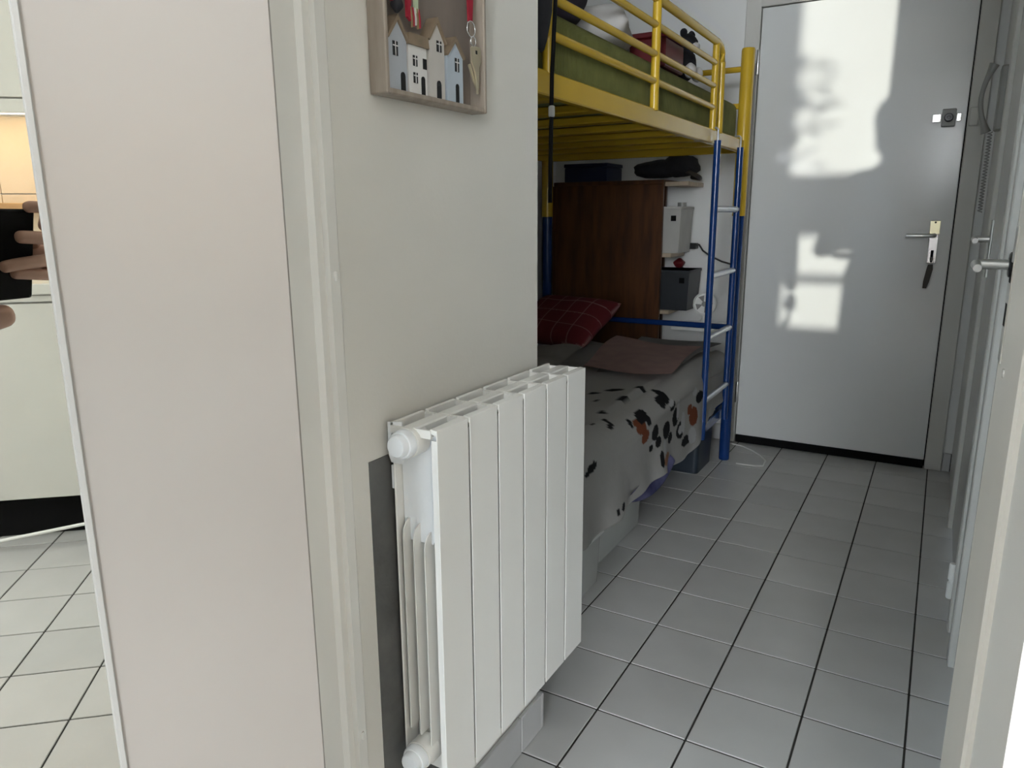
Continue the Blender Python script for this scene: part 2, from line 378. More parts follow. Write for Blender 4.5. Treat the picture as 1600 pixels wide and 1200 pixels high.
obj('screw', lathe(B(), [(0.0, 0.0008), (0.0035, 0.0006), (0.0035, -0.001), (0, -0.001)], (0.0494, 0.665, 0.955), (-1, 0, 0), 12), M['chrome'], t2)
struct(obj('trim_3', bx(XL, 0.05, 0.50, 0.679, 2.05, 2.13), M['trim']))

# skirting tiles, left hall wall
bl = struct(obj('baseboard_left', bx(XL - 0.001, XL + 0.001, 0.682, 1.2155, 0, 0.08), M['grout']), 'grey tile skirting under the radiator')
yy = [0.684, 0.731, 0.931, 1.131, 1.2175]
for a, b in zip(yy[:-1], yy[1:]):
    obj('skirting_tile', bx(XL + 0.001, XL + 0.010, a + 0.0012, b - 0.0012, 0.001, 0.083, bev=0.0012), M['plinth_tile'], bl)
obj('skirting_tile', bx(XL - 0.075, XL + 0.010, 1.2165, 1.2265, 0.001, 0.083, bev=0.0012), M['plinth_tile'], bl)
bf = struct(obj('baseboard_far', bx(DX1 + 0.066, XR, YF - 0.006, YF - 0.001, 0.001, 0.078), M['grout']))
obj('skirting_tile', bx(DX1 + 0.067, XR - 0.003, YF - 0.014, YF - 0.006, 0.001, 0.079, bev=0.0012), M['plinth_tile'], bf)
struct(obj('baseboard_alcove', bx(-1.76, DX0 - 0.066, YF - 0.012, YF, 0.001, 0.079), M['plinth_tile']))

# dark grey patch on the wall behind the radiator
struct(obj('wall_patch', bx(XL, XL + 0.0012, 0.726, 1.19, 0.13, 0.748), M['patch']), 'dark grey strip on the wall behind the radiator')

# ------------------------------------------------------------------ entrance door
ed = thing('door_1', (-0.378, YF - 0.01, 0), 'glossy white entrance door at the end of the hallway', None, None, 'structure')
obj('door_leaf', bx(DX0 + 0.003, DX1 - 0.003, YF - 0.012, YF + 0.03, 0.038, DZ - 0.003, bev=0.002), M['entry'], ed)
obj('bottom_seal', bx(DX0 + 0.004, DX1 - 0.004, YF - 0.018, YF + 0.02, 0.002, 0.037, bev=0.002), M['black'], ed)
fr = B()
for a, b in ((DX0 - 0.065, DX0 - 0.001), (DX1 + 0.001, DX1 + 0.065)):
    box(fr, a, b, YF - 0.02, YF + 0.03, 0, DZ + 0.065, bev=0.003)
box(fr, DX0 - 0.065, DX1 + 0.065, YF - 0.0195, YF + 0.03, DZ + 0.001, DZ + 0.065, bev=0.003)
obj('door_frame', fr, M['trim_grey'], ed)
obj('frame_shadow_gap', bx(DX0 - 0.01, DX1 + 0.01, YF + 0.03, YF + 0.04, 0, DZ + 0.01), M['black'], ed)
for z in (1.71, 0.25):
    h = lathe(B(), [(0, -0.05), (0.007, -0.05), (0.008, -0.046), (0.008, -0.002), (0.006, 0.0), (0.008, 0.002), (0.008, 0.046), (0.007, 0.05), (0, 0.05)], (DX0 - 0.001, YF - 0.022, z), seg=14)
    obj('hinge', h, M['chrome'], ed, smooth='auto')
hx = -0.040
pl = obj('handle_plate', bx(hx - 0.0175, hx + 0.0175, YF - 0.019, YF - 0.012, 0.872, 1.045, bev=0.003, seg=2), M['silver'], ed)
obj('brass_cap', bx(hx - 0.018, hx + 0.018, YF - 0.0205, YF - 0.0185, 0.99, 1.042, bev=0.0008), M['brass'], pl)
obj('keyhole', bx(hx - 0.005, hx + 0.005, YF - 0.0205, YF - 0.0185, 0.895, 0.925), M['black'], pl)
for z in (0.880, 1.036): obj('screw', lathe(B(), [(0, 0.002), (0.004, 0.0015), (0.004, 0), (0, 0)], (hx, YF - 0.019, z), (0, -1, 0), 10), M['black'], pl)
lv = B(); tube(lv, [(hx, YF - 0.019, 0.984), (hx, YF - 0.052, 0.984), (hx - 0.006, YF - 0.062, 0.984), (hx - 0.02, YF - 0.066, 0.984), (hx - 0.07, YF - 0.066, 0.984), (hx - 0.098, YF - 0.064, 0.984)], [0.010, 0.009, 0.0085, 0.0085, 0.0085, 0.0075], 12)
obj('lever', lv, M['chrome'], ed, smooth='auto')
# sliding latch above
lz = 1.434
la = obj('latch_body', bx(-0.062, -0.014, YF - 0.034, YF - 0.012, lz - 0.032, lz + 0.034, bev=0.003), M['plastic_grey'], ed)
obj('latch_bolt', bx(-0.094, -0.064, YF - 0.03, YF - 0.012, lz - 0.014, lz + 0.016, bev=0.002), M['silver'], la)
obj('latch_bolt', bx(-0.012, 0.004, YF - 0.03, YF - 0.012, lz - 0.014, lz + 0.016, bev=0.002), M['silver'], la)
obj('latch_knob', lathe(B(), [(0, 0), (0.016, 0), (0.016, 0.014), (0.013, 0.018), (0.006, 0.018), (0.005, 0.012), (0, 0.012)], (-0.038, YF - 0.034, lz), (0, -1, 0), 20), M['black_gloss'], la, smooth='auto')
obj('latch_keeper', bx(0.030, 0.062, YF - 0.036, YF - 0.02, lz - 0.034, lz + 0.034, bev=0.003), M['trim_grey'], ed)
# key with leather fob hanging in the lock
kf = thing('key_fob', (hx, YF - 0.03, 0.772), 'dark leather key fob hanging from the entrance door lock', 'key fob')
obj('key_bow', bx(hx - 0.006, hx + 0.006, YF - 0.034, YF - 0.0185, 0.884, 0.898, bev=0.001), M['leather'], kf)
obj('ring', tube(B(), [(hx + 0.010 * math.cos(t), YF - 0.027, 0.874 + 0.013 * math.sin(t)) for t in [i * math.pi / 8 for i in range(16)]], 0.0012, 6, closed=True), M['chrome'], kf)
fobp = [(-0.010, 0.868), (0.008, 0.870), (0.010, 0.85), (0.002, 0.80), (-0.006, 0.772), (-0.020, 0.772), (-0.020, 0.80), (-0.014, 0.845)]
obj('fob', prism(B(), [(hx + a, z) for a, z in fobp], YF - 0.032, YF - 0.024, 'xz'), M['leather'], kf)

# interior doors in the right hall wall
def inner_door(name, y0, y1, label, lever_y, lever_z, out, plate=None):
    d = thing(name, (XR, (y0 + y1) / 2, 0), label, None, None, 'structure')
    obj('door_leaf', bx(XR + 0.006, XR + 0.046, y0 + 0.035, y1 - 0.035, 0.008, RT - 0.035, bev=0.002), M['inner_door'], d)
    f = B()
    box(f, XR - 0.008, XR + 0.06, y0 - 0.02, y0 + 0.033, 0, RT + 0.02, bev=0.003); box(f, XR - 0.008, XR + 0.06, y1 - 0.033, y1 + 0.02, 0, RT + 0.02, bev=0.003)
    box(f, XR - 0.0075, XR + 0.06, y0 - 0.02, y1 + 0.02, RT - 0.033, RT + 0.02, bev=0.003)
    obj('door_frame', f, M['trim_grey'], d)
    if plate:
        obj('handle_plate', bx(XR - 0.001, XR + 0.006, lever_y - 0.02, lever_y + 0.02, plate[0], plate[1], bev=0.002), M['chrome'], d)
    else:
        obj('rose', lathe(B(), [(0, 0), (0.026, 0), (0.026, 0.006), (0.022, 0.008), (0, 0.008)], (XR + 0.006, lever_y, lever_z), (-1, 0, 0), 20), M['black_gloss'], d, smooth='auto')
        obj('keyhole_cover', bx(XR + 0.003, XR + 0.006, lever_y - 0.018, lever_y + 0.018, lever_z - 0.11, lever_z - 0.03, bev=0.001), M['chrome'], d)
    tx = XR - out
    lb = B(); tube(lb, [(XR + 0.006, lever_y, lever_z), (tx + 0.004, lever_y, lever_z), (tx, lever_y - 0.008, lever_z), (tx, lever_y - 0.03, lever_z), (tx, lever_y - 0.11, lever_z - 0.002)], [0.0105, 0.0105, 0.010, 0.0095, 0.008], 12)
    obj('lever', lb, M['chrome'], d, smooth='auto')
    return d
d2 = inner_door('door_2', D2[0], D2[1], 'grey interior door nearest the entrance door, on the right wall', 2.80, 0.992, 0.042, (0.872, 1.052))
d3 = inner_door('door_3', D3[0], D3[1], 'grey interior door on the right wall nearest the camera', 1.862, 0.968, 0.060)
for d, y in ((d2, D2[0] + 0.01),):
    for z0 in (0.085, 1.6):
        hb = lathe(B(), [(0, 0), (0.008, 0), (0.0095, 0.004), (0.0095, 0.044), (0.0065, 0.047), (0.0065, 0.051), (0.0095, 0.054), (0.0095, 0.094), (0.008, 0.098), (0, 0.098)], (XR - 0.012, y, z0), seg=14)
        obj('hinge', hb, M['plastic_white'], d, smooth='auto')
hb = lathe(B(), [(0, 0), (0.006, 0), (0.007, 0.003), (0.007, 0.035), (0.005, 0.04), (0, 0.04)], (0.054, 0.745, 0.95), seg=12)

# intercom handset on the far end of the right wall
ic = thing('intercom', (XR, 3.06, 1.07), 'grey wall intercom with curved handset and hanging cord', 'intercom')
obj('wall_base', bx(XR - 0.022, XR + 0.001, 3.00, 3.09, 1.34, 1.54, bev=0.006, seg=2), M['plastic_grey'], ic)
hp = []
for i in range(15):
    t = i / 14; z = 1.335 + 0.215 * t; hp.append((XR - 0.042 - 0.026 * math.sin(math.pi * t), 3.045, z))
obj('handset', tube(B(), hp, [0.0075 + 0.008 * (abs(2 * i / 14 - 1) ** 4) for i in range(15)], 12), M['plastic_grey'], ic, smooth='auto')
cp = []
for i in range(150):
    t = i / 149; a = t * 26 * 2 * math.pi; z = 1.335 - 0.25 * math.sin(math.pi * min(1, t * 0.5 + 0.0)) if False else 1.335 - 0.26 * t
    cp.append((XR - 0.030 + 0.006 * math.cos(a), 3.03 + 0.006 * math.sin(a), z))
obj('coiled_cord', tube(B(), cp, 0.0022, 5), M['plastic_grey'], ic, smooth='auto')

# ------------------------------------------------------------------ mirrored door leaf, standing open on the left
PHI = math.radians(-65.6); NX, NY = math.sin(PHI), math.cos(PHI); TX, TY = NY, -NX; MD = 0.515
def mp(t, dpt): return (NX * (MD + dpt) + TX * t, NY * (MD + dpt) + TY * t)
def mbox(t0, t1, d0, d1, z0, z1, bev=0):
    bm = bx(t0, t1, d0, d1, z0, z1, bev=bev)
    Mx = Matrix(((TX, NX, 0, NX * MD), (TY, NY, 0, NY * MD), (0, 0, 1, 0), (0, 0, 0, 1)))
    bmesh.ops.transform(bm, matrix=Mx, verts=bm.verts); return bm
T0, T1 = -0.555, 0.1761
c = mp((T0 + T1) / 2, 0.02)
md = thing('door_4', (c[0], c[1], 0), 'white door leaf with a tall mirror, standing open on the left', None, None, 'structure')
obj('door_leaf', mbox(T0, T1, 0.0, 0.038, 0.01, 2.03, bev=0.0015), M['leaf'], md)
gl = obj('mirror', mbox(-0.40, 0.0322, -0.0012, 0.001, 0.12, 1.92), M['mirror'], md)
obj('mirror_seam', mbox(0.0316, 0.0323, -0.0014, 0.001, 0.12, 1.92), M['plastic_grey'], md)
obj('mirror_edge', mbox(0.0322, 0.0362, -0.0022, 0.001, 0.12, 1.92, bev=0.0006), M['mirror_edge'], md)
obj('mirror_edge', mbox(-0.404, -0.40, -0.0022, 0.001, 0.12, 1.92, bev=0.0006), M['mirror_edge'], md)
for z in (0.25, 1.75):
    q = mp(T0 - 0.006, 0.01)
    obj('hinge', lathe(B(), [(0, 0), (0.008, 0), (0.008, 0.1), (0, 0.1)], (q[0], q[1], z), seg=12), M['chrome'], md, smooth='auto')

# ------------------------------------------------------------------ radiator
RX0, RX1, RZ0, RZ1, RY0, NE = -0.636, -0.556, 0.226, 0.800, 0.757, 6
EW = 0.4785 / NE
ra = thing('radiator', (-0.596, RY0 + 0.24, RZ0), 'white aluminium wall radiator of six vertical elements', 'radiator')
for k in range(NE):
    y0 = RY0 + k * EW; y1 = y0 + EW; yc = (y0 + y1) / 2
    e = bx(RX1 - 0.0016, RX1, y0 + 0.0024, y1 - 0.0024, RZ0, RZ1 - 0.003, bev=0.0005)
    # returns of the front plate, top lip
    box(e, RX1 - 0.014, RX1 - 0.001, y0 + 0.0085, y0 + 0.0105, RZ0 + 0.004, RZ1 - 0.02); box(e, RX1 - 0.014, RX1 - 0.001, y1 - 0.0095, y1 - 0.0075, RZ0 + 0.004, RZ1 - 0.02)
    prism(e, [(RX1 - 0.001, RZ1 - 0.0035), (RX1 - 0.001, RZ1 - 0.012), (RX1 - 0.011, RZ1 - 0.008), (RX1 - 0.011, RZ1 - 0.002)], y0 + 0.0026, y1 - 0.0026, 'xz')
    el = obj('element', e, M['rad'], ra)
    w_ = bx(RX0 + 0.006, RX1 - 0.003, yc - 0.006, yc + 0.006, RZ0 + 0.012, RZ1 - 0.05)          # water channel web
    box(w_, RX0, RX0 + 0.003, y0 + 0.006, y1 - 0.006, RZ0 + 0.05, RZ1 - 0.02, bev=0.001)          # rear plate
    obj('web', w_, M['rad'], el)
    for xf, zt, zb in ((-0.623, 0.655, 0.318), (-0.605, 0.650, 0.312), (-0.586, 0.640, 0.27)):
        poly = [(yc - 0.034, zb), (yc + 0.034, zb)]
        poly += [(yc + 0.034 - 0.022 * (1 - math.cos(a)), zt - 0.022 + 0.022 * math.sin(a)) for a in (0, 0.4, 0.8, 1.2, 1.57)]
        poly += [(yc - 0.034 + 0.022 * (1 - math.cos(a)), zt - 0.022 + 0.022 * math.sin(a)) for a in (1.57, 1.2, 0.8, 0.4, 0)]
        obj('fin', prism(B(), poly, xf - 0.001, xf + 0.001, 'yz'), M['rad'], el)
    g = B()
    box(g, -0.612, -0.590, y0 + 0.0008, y1 - 0.0008, RZ1 - 0.020, RZ1 - 0.003, bev=0.002)         # flat ridge over the header
    box(g, RX0, -0.630, y0 + 0.004, y1 - 0.004, RZ1 - 0.03, RZ1 - 0.001, bev=0.001)
    box(g, RX0 + 0.002, -0.610, y0 + 0.0015, y0 + 0.005, RZ1 - 0.016, RZ1 - 0.005); box(g, RX0 + 0.002, -0.610, y1 - 0.005, y1 - 0.0015, RZ1 - 0.016, RZ1 - 0.005)
    box(g, -0.592, RX1 - 0.010, y0 + 0.0015, y0 + 0.005, RZ1 - 0.016, RZ1 - 0.004); box(g, -0.592, RX1 - 0.010, y1 - 0.005, y1 - 0.0015, RZ1 - 0.016, RZ1 - 0.004)
    obj('top_grille', g, M['rad'], el)
for z in (0.776, 0.286):
    hd = tube(B(), [(-0.602, RY0 - 0.006, z), (-0.602, RY0 + 0.021, z)], 0.0215, 20); tube(hd, [(-0.602, RY0 + 0.0215, z), (-0.602, RY0 + NE * EW - 0.002, z)], 0.0125, 12)
    obj('header_tube', hd, M['rad'], ra, smooth='auto')
    pg = lathe(B(), [(0, 0.024), (0.0135, 0.024), (0.0150, 0.022), (0.0160, 0.014), (0.0185, 0.014), (0.0200, 0.011), (0.0200, 0.002), (0.018, 0), (0, 0)], (-0.602, RY0 - 0.005, z), (0, -1, 0), 24)
    obj('plug', pg, M['rad_white'], ra, smooth='auto')
for z in (0.70, 0.33):
    obj('wall_bracket', bx(XL + 0.0005, RX0 + 0.004, RY0 + 0.09, RY0 + 0.12, z - 0.03, z, bev=0.001), M['rad_white'], ra)
obj('end_tab', bx(RX0 - 0.004, RX0 + 0.002, RY0 + 0.006, RY0 + 0.010, 0.700, 0.735, bev=0.001), M['rad_white'], ra)
obj('end_plate', prism(B(), [(RX0 - 0.005, RZ1 - 0.002), (RX0 + 0.02, RZ1 + 0.001), (RX0 + 0.02, RZ1 - 0.06), (RX0 - 0.001, RZ1 - 0.06), (RX0 - 0.005, RZ1 - 0.05)], RY0 + 0.004, RY0 + 0.0065, 'xz'), M['rad_white'], ra)
obj('end_web', prism(B(), [(RX0 + 0.004, RZ1 - 0.04), (RX1 - 0.004, RZ1 - 0.012), (RX1 - 0.004, 0.655), (-0.575, 0.640), (-0.582, 0.620), (RX0 + 0.004, 0.620)], RY0 + 0.022, RY0 + 0.026, 'xz'), M['rad_white'], ra)

# ------------------------------------------------------------------ shadow box with wooden houses and keys
PX0, PX1, PY0, PY1, PZ0, PZ1 = XL + 0.0005, -0.619, 0.764, 0.999, 1.225, 1.505
kb = thing('key_box_frame', (PX0, (PY0 + PY1) / 2, PZ0), 'taupe wooden key box frame with little houses, hung on beige wall', 'key holder')
T = 0.007
for nm, bb in (('frame_bar', (PX0, PX1, PY0, PY0 + T, PZ0, PZ1)), ('frame_bar', (PX0, PX1, PY1 - T, PY1, PZ0, PZ1)), ('frame_bar', (PX0, PX1, PY0 + T, PY1 - T, PZ0, PZ0 + T)), ('frame_bar', (PX0, PX1, PY0 + T, PY1 - T, PZ1 - T, PZ1))):
    obj(nm, bx(*bb, bev=0.0015), M['frame_taupe'], kb)
obj('back_panel', bx(PX0, PX0 + 0.003, PY0 + T, PY1 - T, PZ0 + T, PZ1 - T), M['frame_back'], kb)
for yk in (0.80, 0.84, 0.905, 0.952):
    obj('hook', tube(B(), [(PX0 + 0.003, yk, 1.40), (PX0 + 0.014, yk, 1.399), (PX0 + 0.017, yk, 1.394), (PX0 + 0.016, yk, 1.389)], 0.0013, 6), M['chrome'], kb)
def house(y0, y1, zt, peak, body, name, wins, door, x0, x1, flat=False):
    zb = PZ0 + T; yc = (y0 + y1) / 2
    b = B()
    if flat: prism(b, [(y0, zb), (y1, zb), (y1, zt), (y0, zt)], x0, x1, 'yz')
    else: prism(b, [(y0, zb), (y1, zb), (y1, zt), (yc, peak), (y0, zt)], x0, x1, 'yz')
    h = obj('house', b, M[body], kb); h['label'] = name
    r = B()
    if flat: prism(r, [(y0 - 0.003, zt), (y1 + 0.003, zt), (y1 + 0.001, zt + 0.014), (y0 + 0.001, zt + 0.014)], x0, x1 + 0.003, 'yz')
    else: prism(r, [(y0 - 0.004, zt - 0.003), (y0 - 0.001, zt - 0.005), (yc, peak), (y1 + 0.001, zt - 0.005), (y1 + 0.004, zt - 0.003), (yc, peak + 0.007)], x0, x1 + 0.003, 'yz')
    obj('roof', r, M['house_roof'], h)
    for wy, wz, ww, wh in wins:
        f = obj('window', bx(x1 - 0.0005, x1 + 0.0008, wy - ww / 2, wy + ww / 2, wz - wh / 2, wz + wh / 2), M['house_dark'], h)
        if ww < 0.0085: continue
        fm = B(); box(fm, x1 + 0.0006, x1 + 0.0012, wy - 0.0007, wy + 0.0007, wz - wh / 2, wz + wh / 2); box(fm, x1 + 0.0006, x1 + 0.0012, wy - ww / 2, wy + ww / 2, wz + wh * 0.15, wz + wh * 0.15 + 0.0014)
        obj('window_bar', fm, M['house_white'], h)
    dy, dw, dh = door
    poly = [(dy - dw / 2, zb)] + [(dy - dw / 2 * math.cos(a), zb + dh - dw / 2 + dw / 2 * math.sin(a)) for a in (0, 0.5, 1.0, 1.57, 2.1, 2.6, 3.14)] + [(dy + dw / 2, zb)]
    obj('house_door', prism(B(), poly, x1 - 0.0005, x1 + 0.0008, 'yz'), M['house_dark'], h)
hx0 = PX0 + 0.004
house(0.779, 0.8165, 1.297, 1.316, 'house_bluegrey', 'blue grey wooden house', [(0.793, 1.282, 0.010, 0.017)], (0.807, 0.009, 0.024), hx0, hx0 + 0.016)
house(0.821, 0.861, 1.2925, 0, 'house_white', 'white flat-roofed wooden house', [(0.835, 1.274, 0.009, 0.013), (0.856, 1.273, 0.008, 0.013), (0.835, 1.253, 0.009, 0.013)], (0.8515, 0.008, 0.025), hx0, hx0 + 0.015, flat=True)
house(0.867, 0.9025, 1.310, 1.330, 'house_cream', 'tall pale grey wooden house', [(0.890, 1.301, 0.011, 0.014)], (0.888, 0.010, 0.025), hx0, hx0 + 0.015)
house(0.909, 0.948, 1.298, 1.314, 'house_blue', 'small pale blue wooden house', [(0.933, 1.284, 0.010, 0.018)], (0.933, 0.008, 0.027), hx0, hx0 + 0.015)

kx = PX0 + 0.0265
def ringpts(c, r, n=18): return [(c[0], c[1] + r * math.cos(2 * math.pi * i / n), c[2] + r * math.sin(2 * math.pi * i / n)) for i in range(n)]
k1 = thing('key_set', (kx, 0.965, 1.24), 'pale key on a ring with a short red ribbon, right side of the key box', 'keys')
obj('ribbon', prism(B(), [(0.9555, 1.346), (0.9655, 1.347), (0.970, 1.400), (0.953, 1.400)], kx - 0.003, kx - 0.0005, 'yz'), M['red_ribbon'], k1)
obj('split_ring', tube(B(), ringpts((kx, 0.9605, 1.336), 0.0105), 0.0009, 6, closed=True), M['silver'], k1, smooth=True)
obj('split_ring', tube(B(), ringpts((kx + 0.001, 0.964, 1.320), 0.0065), 0.0008, 6, closed=True), M['silver'], k1, smooth=True)
kp = [(0.9585, 1.311), (0.9625, 1.314), (0.980, 1.315), (0.9835, 1.312), (0.984, 1.296), (0.979, 1.287), (0.978, 1.268), (0.976, 1.250), (0.973, 1.250), (0.972, 1.266), (0.968, 1.279), (0.960, 1.292)]
obj('key', prism(B(), kp, kx - 0.001, kx + 0.0015, 'yz'), M['key_gold'], k1)
obj('key_hole', bx(kx + 0.0014, kx + 0.0018, 0.969, 0.9735, 1.304, 1.309), M['house_dark'], k1)
kp2 = [(0.956, 1.288), (0.961, 1.290), (0.970, 1.274), (0.982, 1.258), (0.980, 1.255), (0.967, 1.268)]
obj('key', prism(B(), kp2, kx - 0.004, kx - 0.002, 'yz'), M['key_gold'], k1)
k2 = thing('lanyard', (kx, 0.825, 1.315), 'red and pale green lanyard hanging in the key box', 'lanyard')
obj('red_strap', prism(B(), [(0.812, 1.322), (0.819, 1.318), (0.823, 1.400), (0.811, 1.400)], kx - 0.003, kx + 0.001, 'yz'), M['red_ribbon'], k2)
obj('green_strap', prism(B(), [(0.829, 1.330), (0.834, 1.328), (0.838, 1.400), (0.829, 1.400)], kx - 0.003, kx + 0.001, 'yz'), M['green_ribbon'], k2)
for i in range(5):
    yb = 0.819 + 0.0042 * i
    obj('tassel', tube(B(), [(kx, yb, 1.335), (kx + 0.001, yb + 0.001, 1.323), (kx, yb + 0.002, 1.311 + 0.002 * (i % 3))], 0.0016, 6), M[('tan', 'red_ribbon', 'white_cloth')[i % 3]], k2)
k3 = thing('pouch', (kx, 0.787, 1.33), 'red and black pouch in the upper left corner of the key box', 'pouch')
obj('pouch_body', blob(B(), (kx - 0.004, 0.787, 1.360), (0.009, 0.014, 0.026), seed=3, amp=0.08), M['red_ribbon'], k3, smooth=True)
obj('pouch_trim', blob(B(), (kx - 0.002, 0.794, 1.333), (0.007, 0.008, 0.010), seed=4, amp=0.1), M['dark_cloth'], k3, smooth=True)

# ------------------------------------------------------------------ bunk bed
BX0, BX1, BY0, BY1 = -1.655, -0.757, 1.262, 3.20
bb = thing('bunk_bed', (-1.2, 2.23, 0), 'tubular bunk bed with yellow upper frame, blue lower posts and ladder', 'bunk bed')
for x in (BX0, BX1):
    for y in (BY0, BY1):
        p = obj('lower_post', lathe(B(), [(0, 0), (0.022, 0), (0.023, 0.004), (0.023, 1.075), (0, 1.075)], (x, y, 0.001), seg=18), M['blue'], bb, smooth='auto')
        obj('upper_post', lathe(B(), [(0, 1.066), (0.0265, 1.066), (0.0265, 1.708), (0.0255, 1.712), (0.024, 1.716), (0, 1.717)], (x, y, 0), seg=18), M['yellow'], bb, smooth='auto')
for x in (BX0, BX1 - 0.004):
    obj('side_rail', bx(x - 0.012, x + 0.012, BY0 + 0.02, BY1 - 0.02, 1.318, 1.367, bev=0.003), M['yellow'], bb)
for y in (BY0, BY1):
    obj('end_beam', bx(BX0 + 0.02, BX1 - 0.02, y - 0.012, y + 0.012, 1.318, 1.367, bev=0.003), M['yellow'], bb)
    obj('end_rail', tube(B(), [(BX0, y, 1.640), (BX1, y, 1.640)], 0.0115, 12), M['yellow'], bb, smooth='auto')
    obj('end_rail', tube(B(), [(BX0, y, 1.50), (BX1, y, 1.50)], 0.0115, 12), M['yellow'], bb, smooth='auto')
    obj('end_rail', tube(B(), [(BX0, y, 0.597), (BX1, y, 0.597)], 0.0125, 12), M['blue'], bb, smooth='auto')
    obj('end_beam', bx(BX0 + 0.02, BX1 - 0.02, y - 0.012, y + 0.012, 0.226, 0.266, bev=0.003), M['blue'], bb)
for x in (BX0, BX1 - 0.004):
    obj('lower_side_rail', bx(x - 0.012, x + 0.012, BY0 + 0.02, BY1 - 0.02, 0.220, 0.262, bev=0.003), M['blue'], bb)
for i in range(8):
    y = 1.40 + i * 0.235
    obj('slat', bx(BX0 + 0.013, BX1 - 0.017, y - 0.028, y + 0.028, 1.336, 1.356, bev=0.003), M['yellow'], bb)
for i in range(6):
    y = 1.45 + i * 0.3
    obj('lower_slat', bx(BX0 + 0.013, BX1 - 0.017, y - 0.028, y + 0.028, 0.232, 0.252), M['blue'], bb)
gx = BX1 + 0.002
gr = obj('guard_rail', tube(B(), [(gx, BY0 + 0.02, 1.655), (gx, 2.74, 1.655), (gx, 2.778, 1.648), (gx, 2.80, 1.63), (gx, 2.808, 1.60), (gx, 2.816, 1.36)], 0.0125, 14), M['yellow'], bb, smooth='auto')
for z in (1.586, 1.511, 1.440):
    obj('guard_bar', tube(B(), [(gx, BY0 + 0.02, z), (gx, 2.726, z)], 0.0095, 12), M['yellow'], bb, smooth='auto')
for y in (2.115, 2.728, 1.462):
    obj('guard_post', tube(B(), [(gx, y, 1.362), (gx, y, 1.65)], 0.0125, 12), M['yellow'], bb, smooth='auto')
for z in (1.64, 1.50):
    obj('back_guard', tube(B(), [(BX0, BY0, z), (BX0, BY1, z)], 0.0115, 12), M['yellow'], bb, smooth='auto')
ladx = -0.733
LY0, LY1 = 2.724, 3.060
la = obj('ladder', tube(B(), [(ladx, LY0, 1.328), (ladx, LY0, 0.225)], 0.0125, 14), M['blue'], bb, smooth='auto')
obj('ladder_rail', tube(B(), [(ladx, LY1, 1.328), (ladx, LY1, 0.225)], 0.0125, 14), M['blue'], la, smooth='auto')
for y in (LY0, LY1):
    obj('ladder_hook', tube(B(), [(ladx - 0.02, y, 1.3705), (ladx - 0.006, y, 1.3705), (ladx, y, 1.364), (ladx, y, 1.325)], 0.004, 8), M['rung'], la, smooth='auto')
for z in (1.092, 0.852, 0.619, 0.378):
    obj('rung', tube(B(), [(ladx, LY0, z), (ladx, LY1, z)], 0.0115, 12), M['rung'], la, smooth='auto')

# upper mattress
def mattress(name, x0, x1, y0, y1, z0, z1, m, label, seedv):
    bm = bx(x0, x1, y0, y1, z0, z1, bev=0.03, seg=4)
    return tag(obj(name, bm, m, smooth='auto'), label, 'mattress')
mattress('mattress', BX0 + 0.016, BX1 - 0.02, BY0 + 0.03, BY1 - 0.03, 1.3575, 1.507, M['green'], 'mattress in olive green ribbed cover on the upper bunk', 1)
mattress('mattress', BX0 + 0.016, BX1 - 0.02, BY0 + 0.03, BY1 - 0.03, 0.263, 0.46, M['grey_cloth'], 'grey mattress on the lower bunk under the printed duvet', 2)
obj_under = None

# printed duvet
def hem(y):
    pts = [(1.28, 0.20), (1.66, 0.222), (1.86, 0.236), (2.07, 0.246), (2.24, 0.240), (2.30, 0.222), (2.40, 0.222), (2.57, 0.226), (2.70, 0.25), (2.80, 0.285), (3.16, 0.31)]
    for (a, b), (c_, d) in zip(pts[:-1], pts[1:]):
        if y <= c_: return b + (d - b) * (y - a) / (c_ - a)
    return pts[-1][1]
NYD, NSD = 330, 120
dv = B(); grid = []
for i in range(NYD + 1):
    y = 1.29 + (3.155 - 1.29) * i / NYD; row = []
    hz = hem(y) + 0.004 * math.sin(9 * y)
    for k in range(NSD + 1):
        s = k / NSD
        top = 0.505 + 0.010 * math.sin(5.1 * y + 1) + 0.012 * max(0, math.sin(2.2 * y - 1.4))
        R_ = 0.075
        if s < 0.5:
            x = -1.60 + (s / 0.5) * (-0.735 - R_ + 1.60); z = top + 0.010 * math.sin(7 * x + 3 * y) * math.sin(4.3 * y + 2 * x) + 0.006 * math.sin(13 * x - 9 * y)
            if s < 0.05: z -= 0.03 * (1 - s / 0.05)
        elif s < 0.65:
            a = (s - 0.5) / 0.15 * math.pi / 2
            x = -0.735 - R_ + R_ * math.sin(a); z = top - R_ + R_ * math.cos(a) + 0.006 * (1 - (s - 0.5) / 0.15) * math.sin(4.3 * y + 1)
        else:
            q = (s - 0.65) / 0.35
            x = -0.735 + q * (0.006 * math.sin(17 * y + 2 * q) + 0.007 * math.sin(31 * y + 1.3) * q + 0.012 * q) + 0.004 * math.sin(7 * y)
            z = (top - R_) + (hz - top + R_) * q
            if y > 2.78: x -= 0.022 * min(1, (y - 2.78) / 0.05)
        if s <= 0.65 and s > 0.55 and y > 2.78: x -= 0.022 * min(1, (y - 2.78) / 0.05) * (s - 0.55) / 0.1
        row.append(dv.verts.new((x, y, z)))
    grid.append(row)
for i in range(NYD):
    for k in range(NSD): dv.faces.new((grid[i][k], grid[i + 1][k], grid[i + 1][k + 1], grid[i][k + 1]))
bmesh.ops.solidify(dv, geom=dv.faces[:], thickness=-0.006)
BASE_C = (0.60, 0.585, 0.56)
K_, O_, W_, F_ = (0.012, 0.012, 0.014), (0.30, 0.085, 0.035), (0.72, 0.72, 0.72), (0.55, 0.30, 0.18)
marks = []
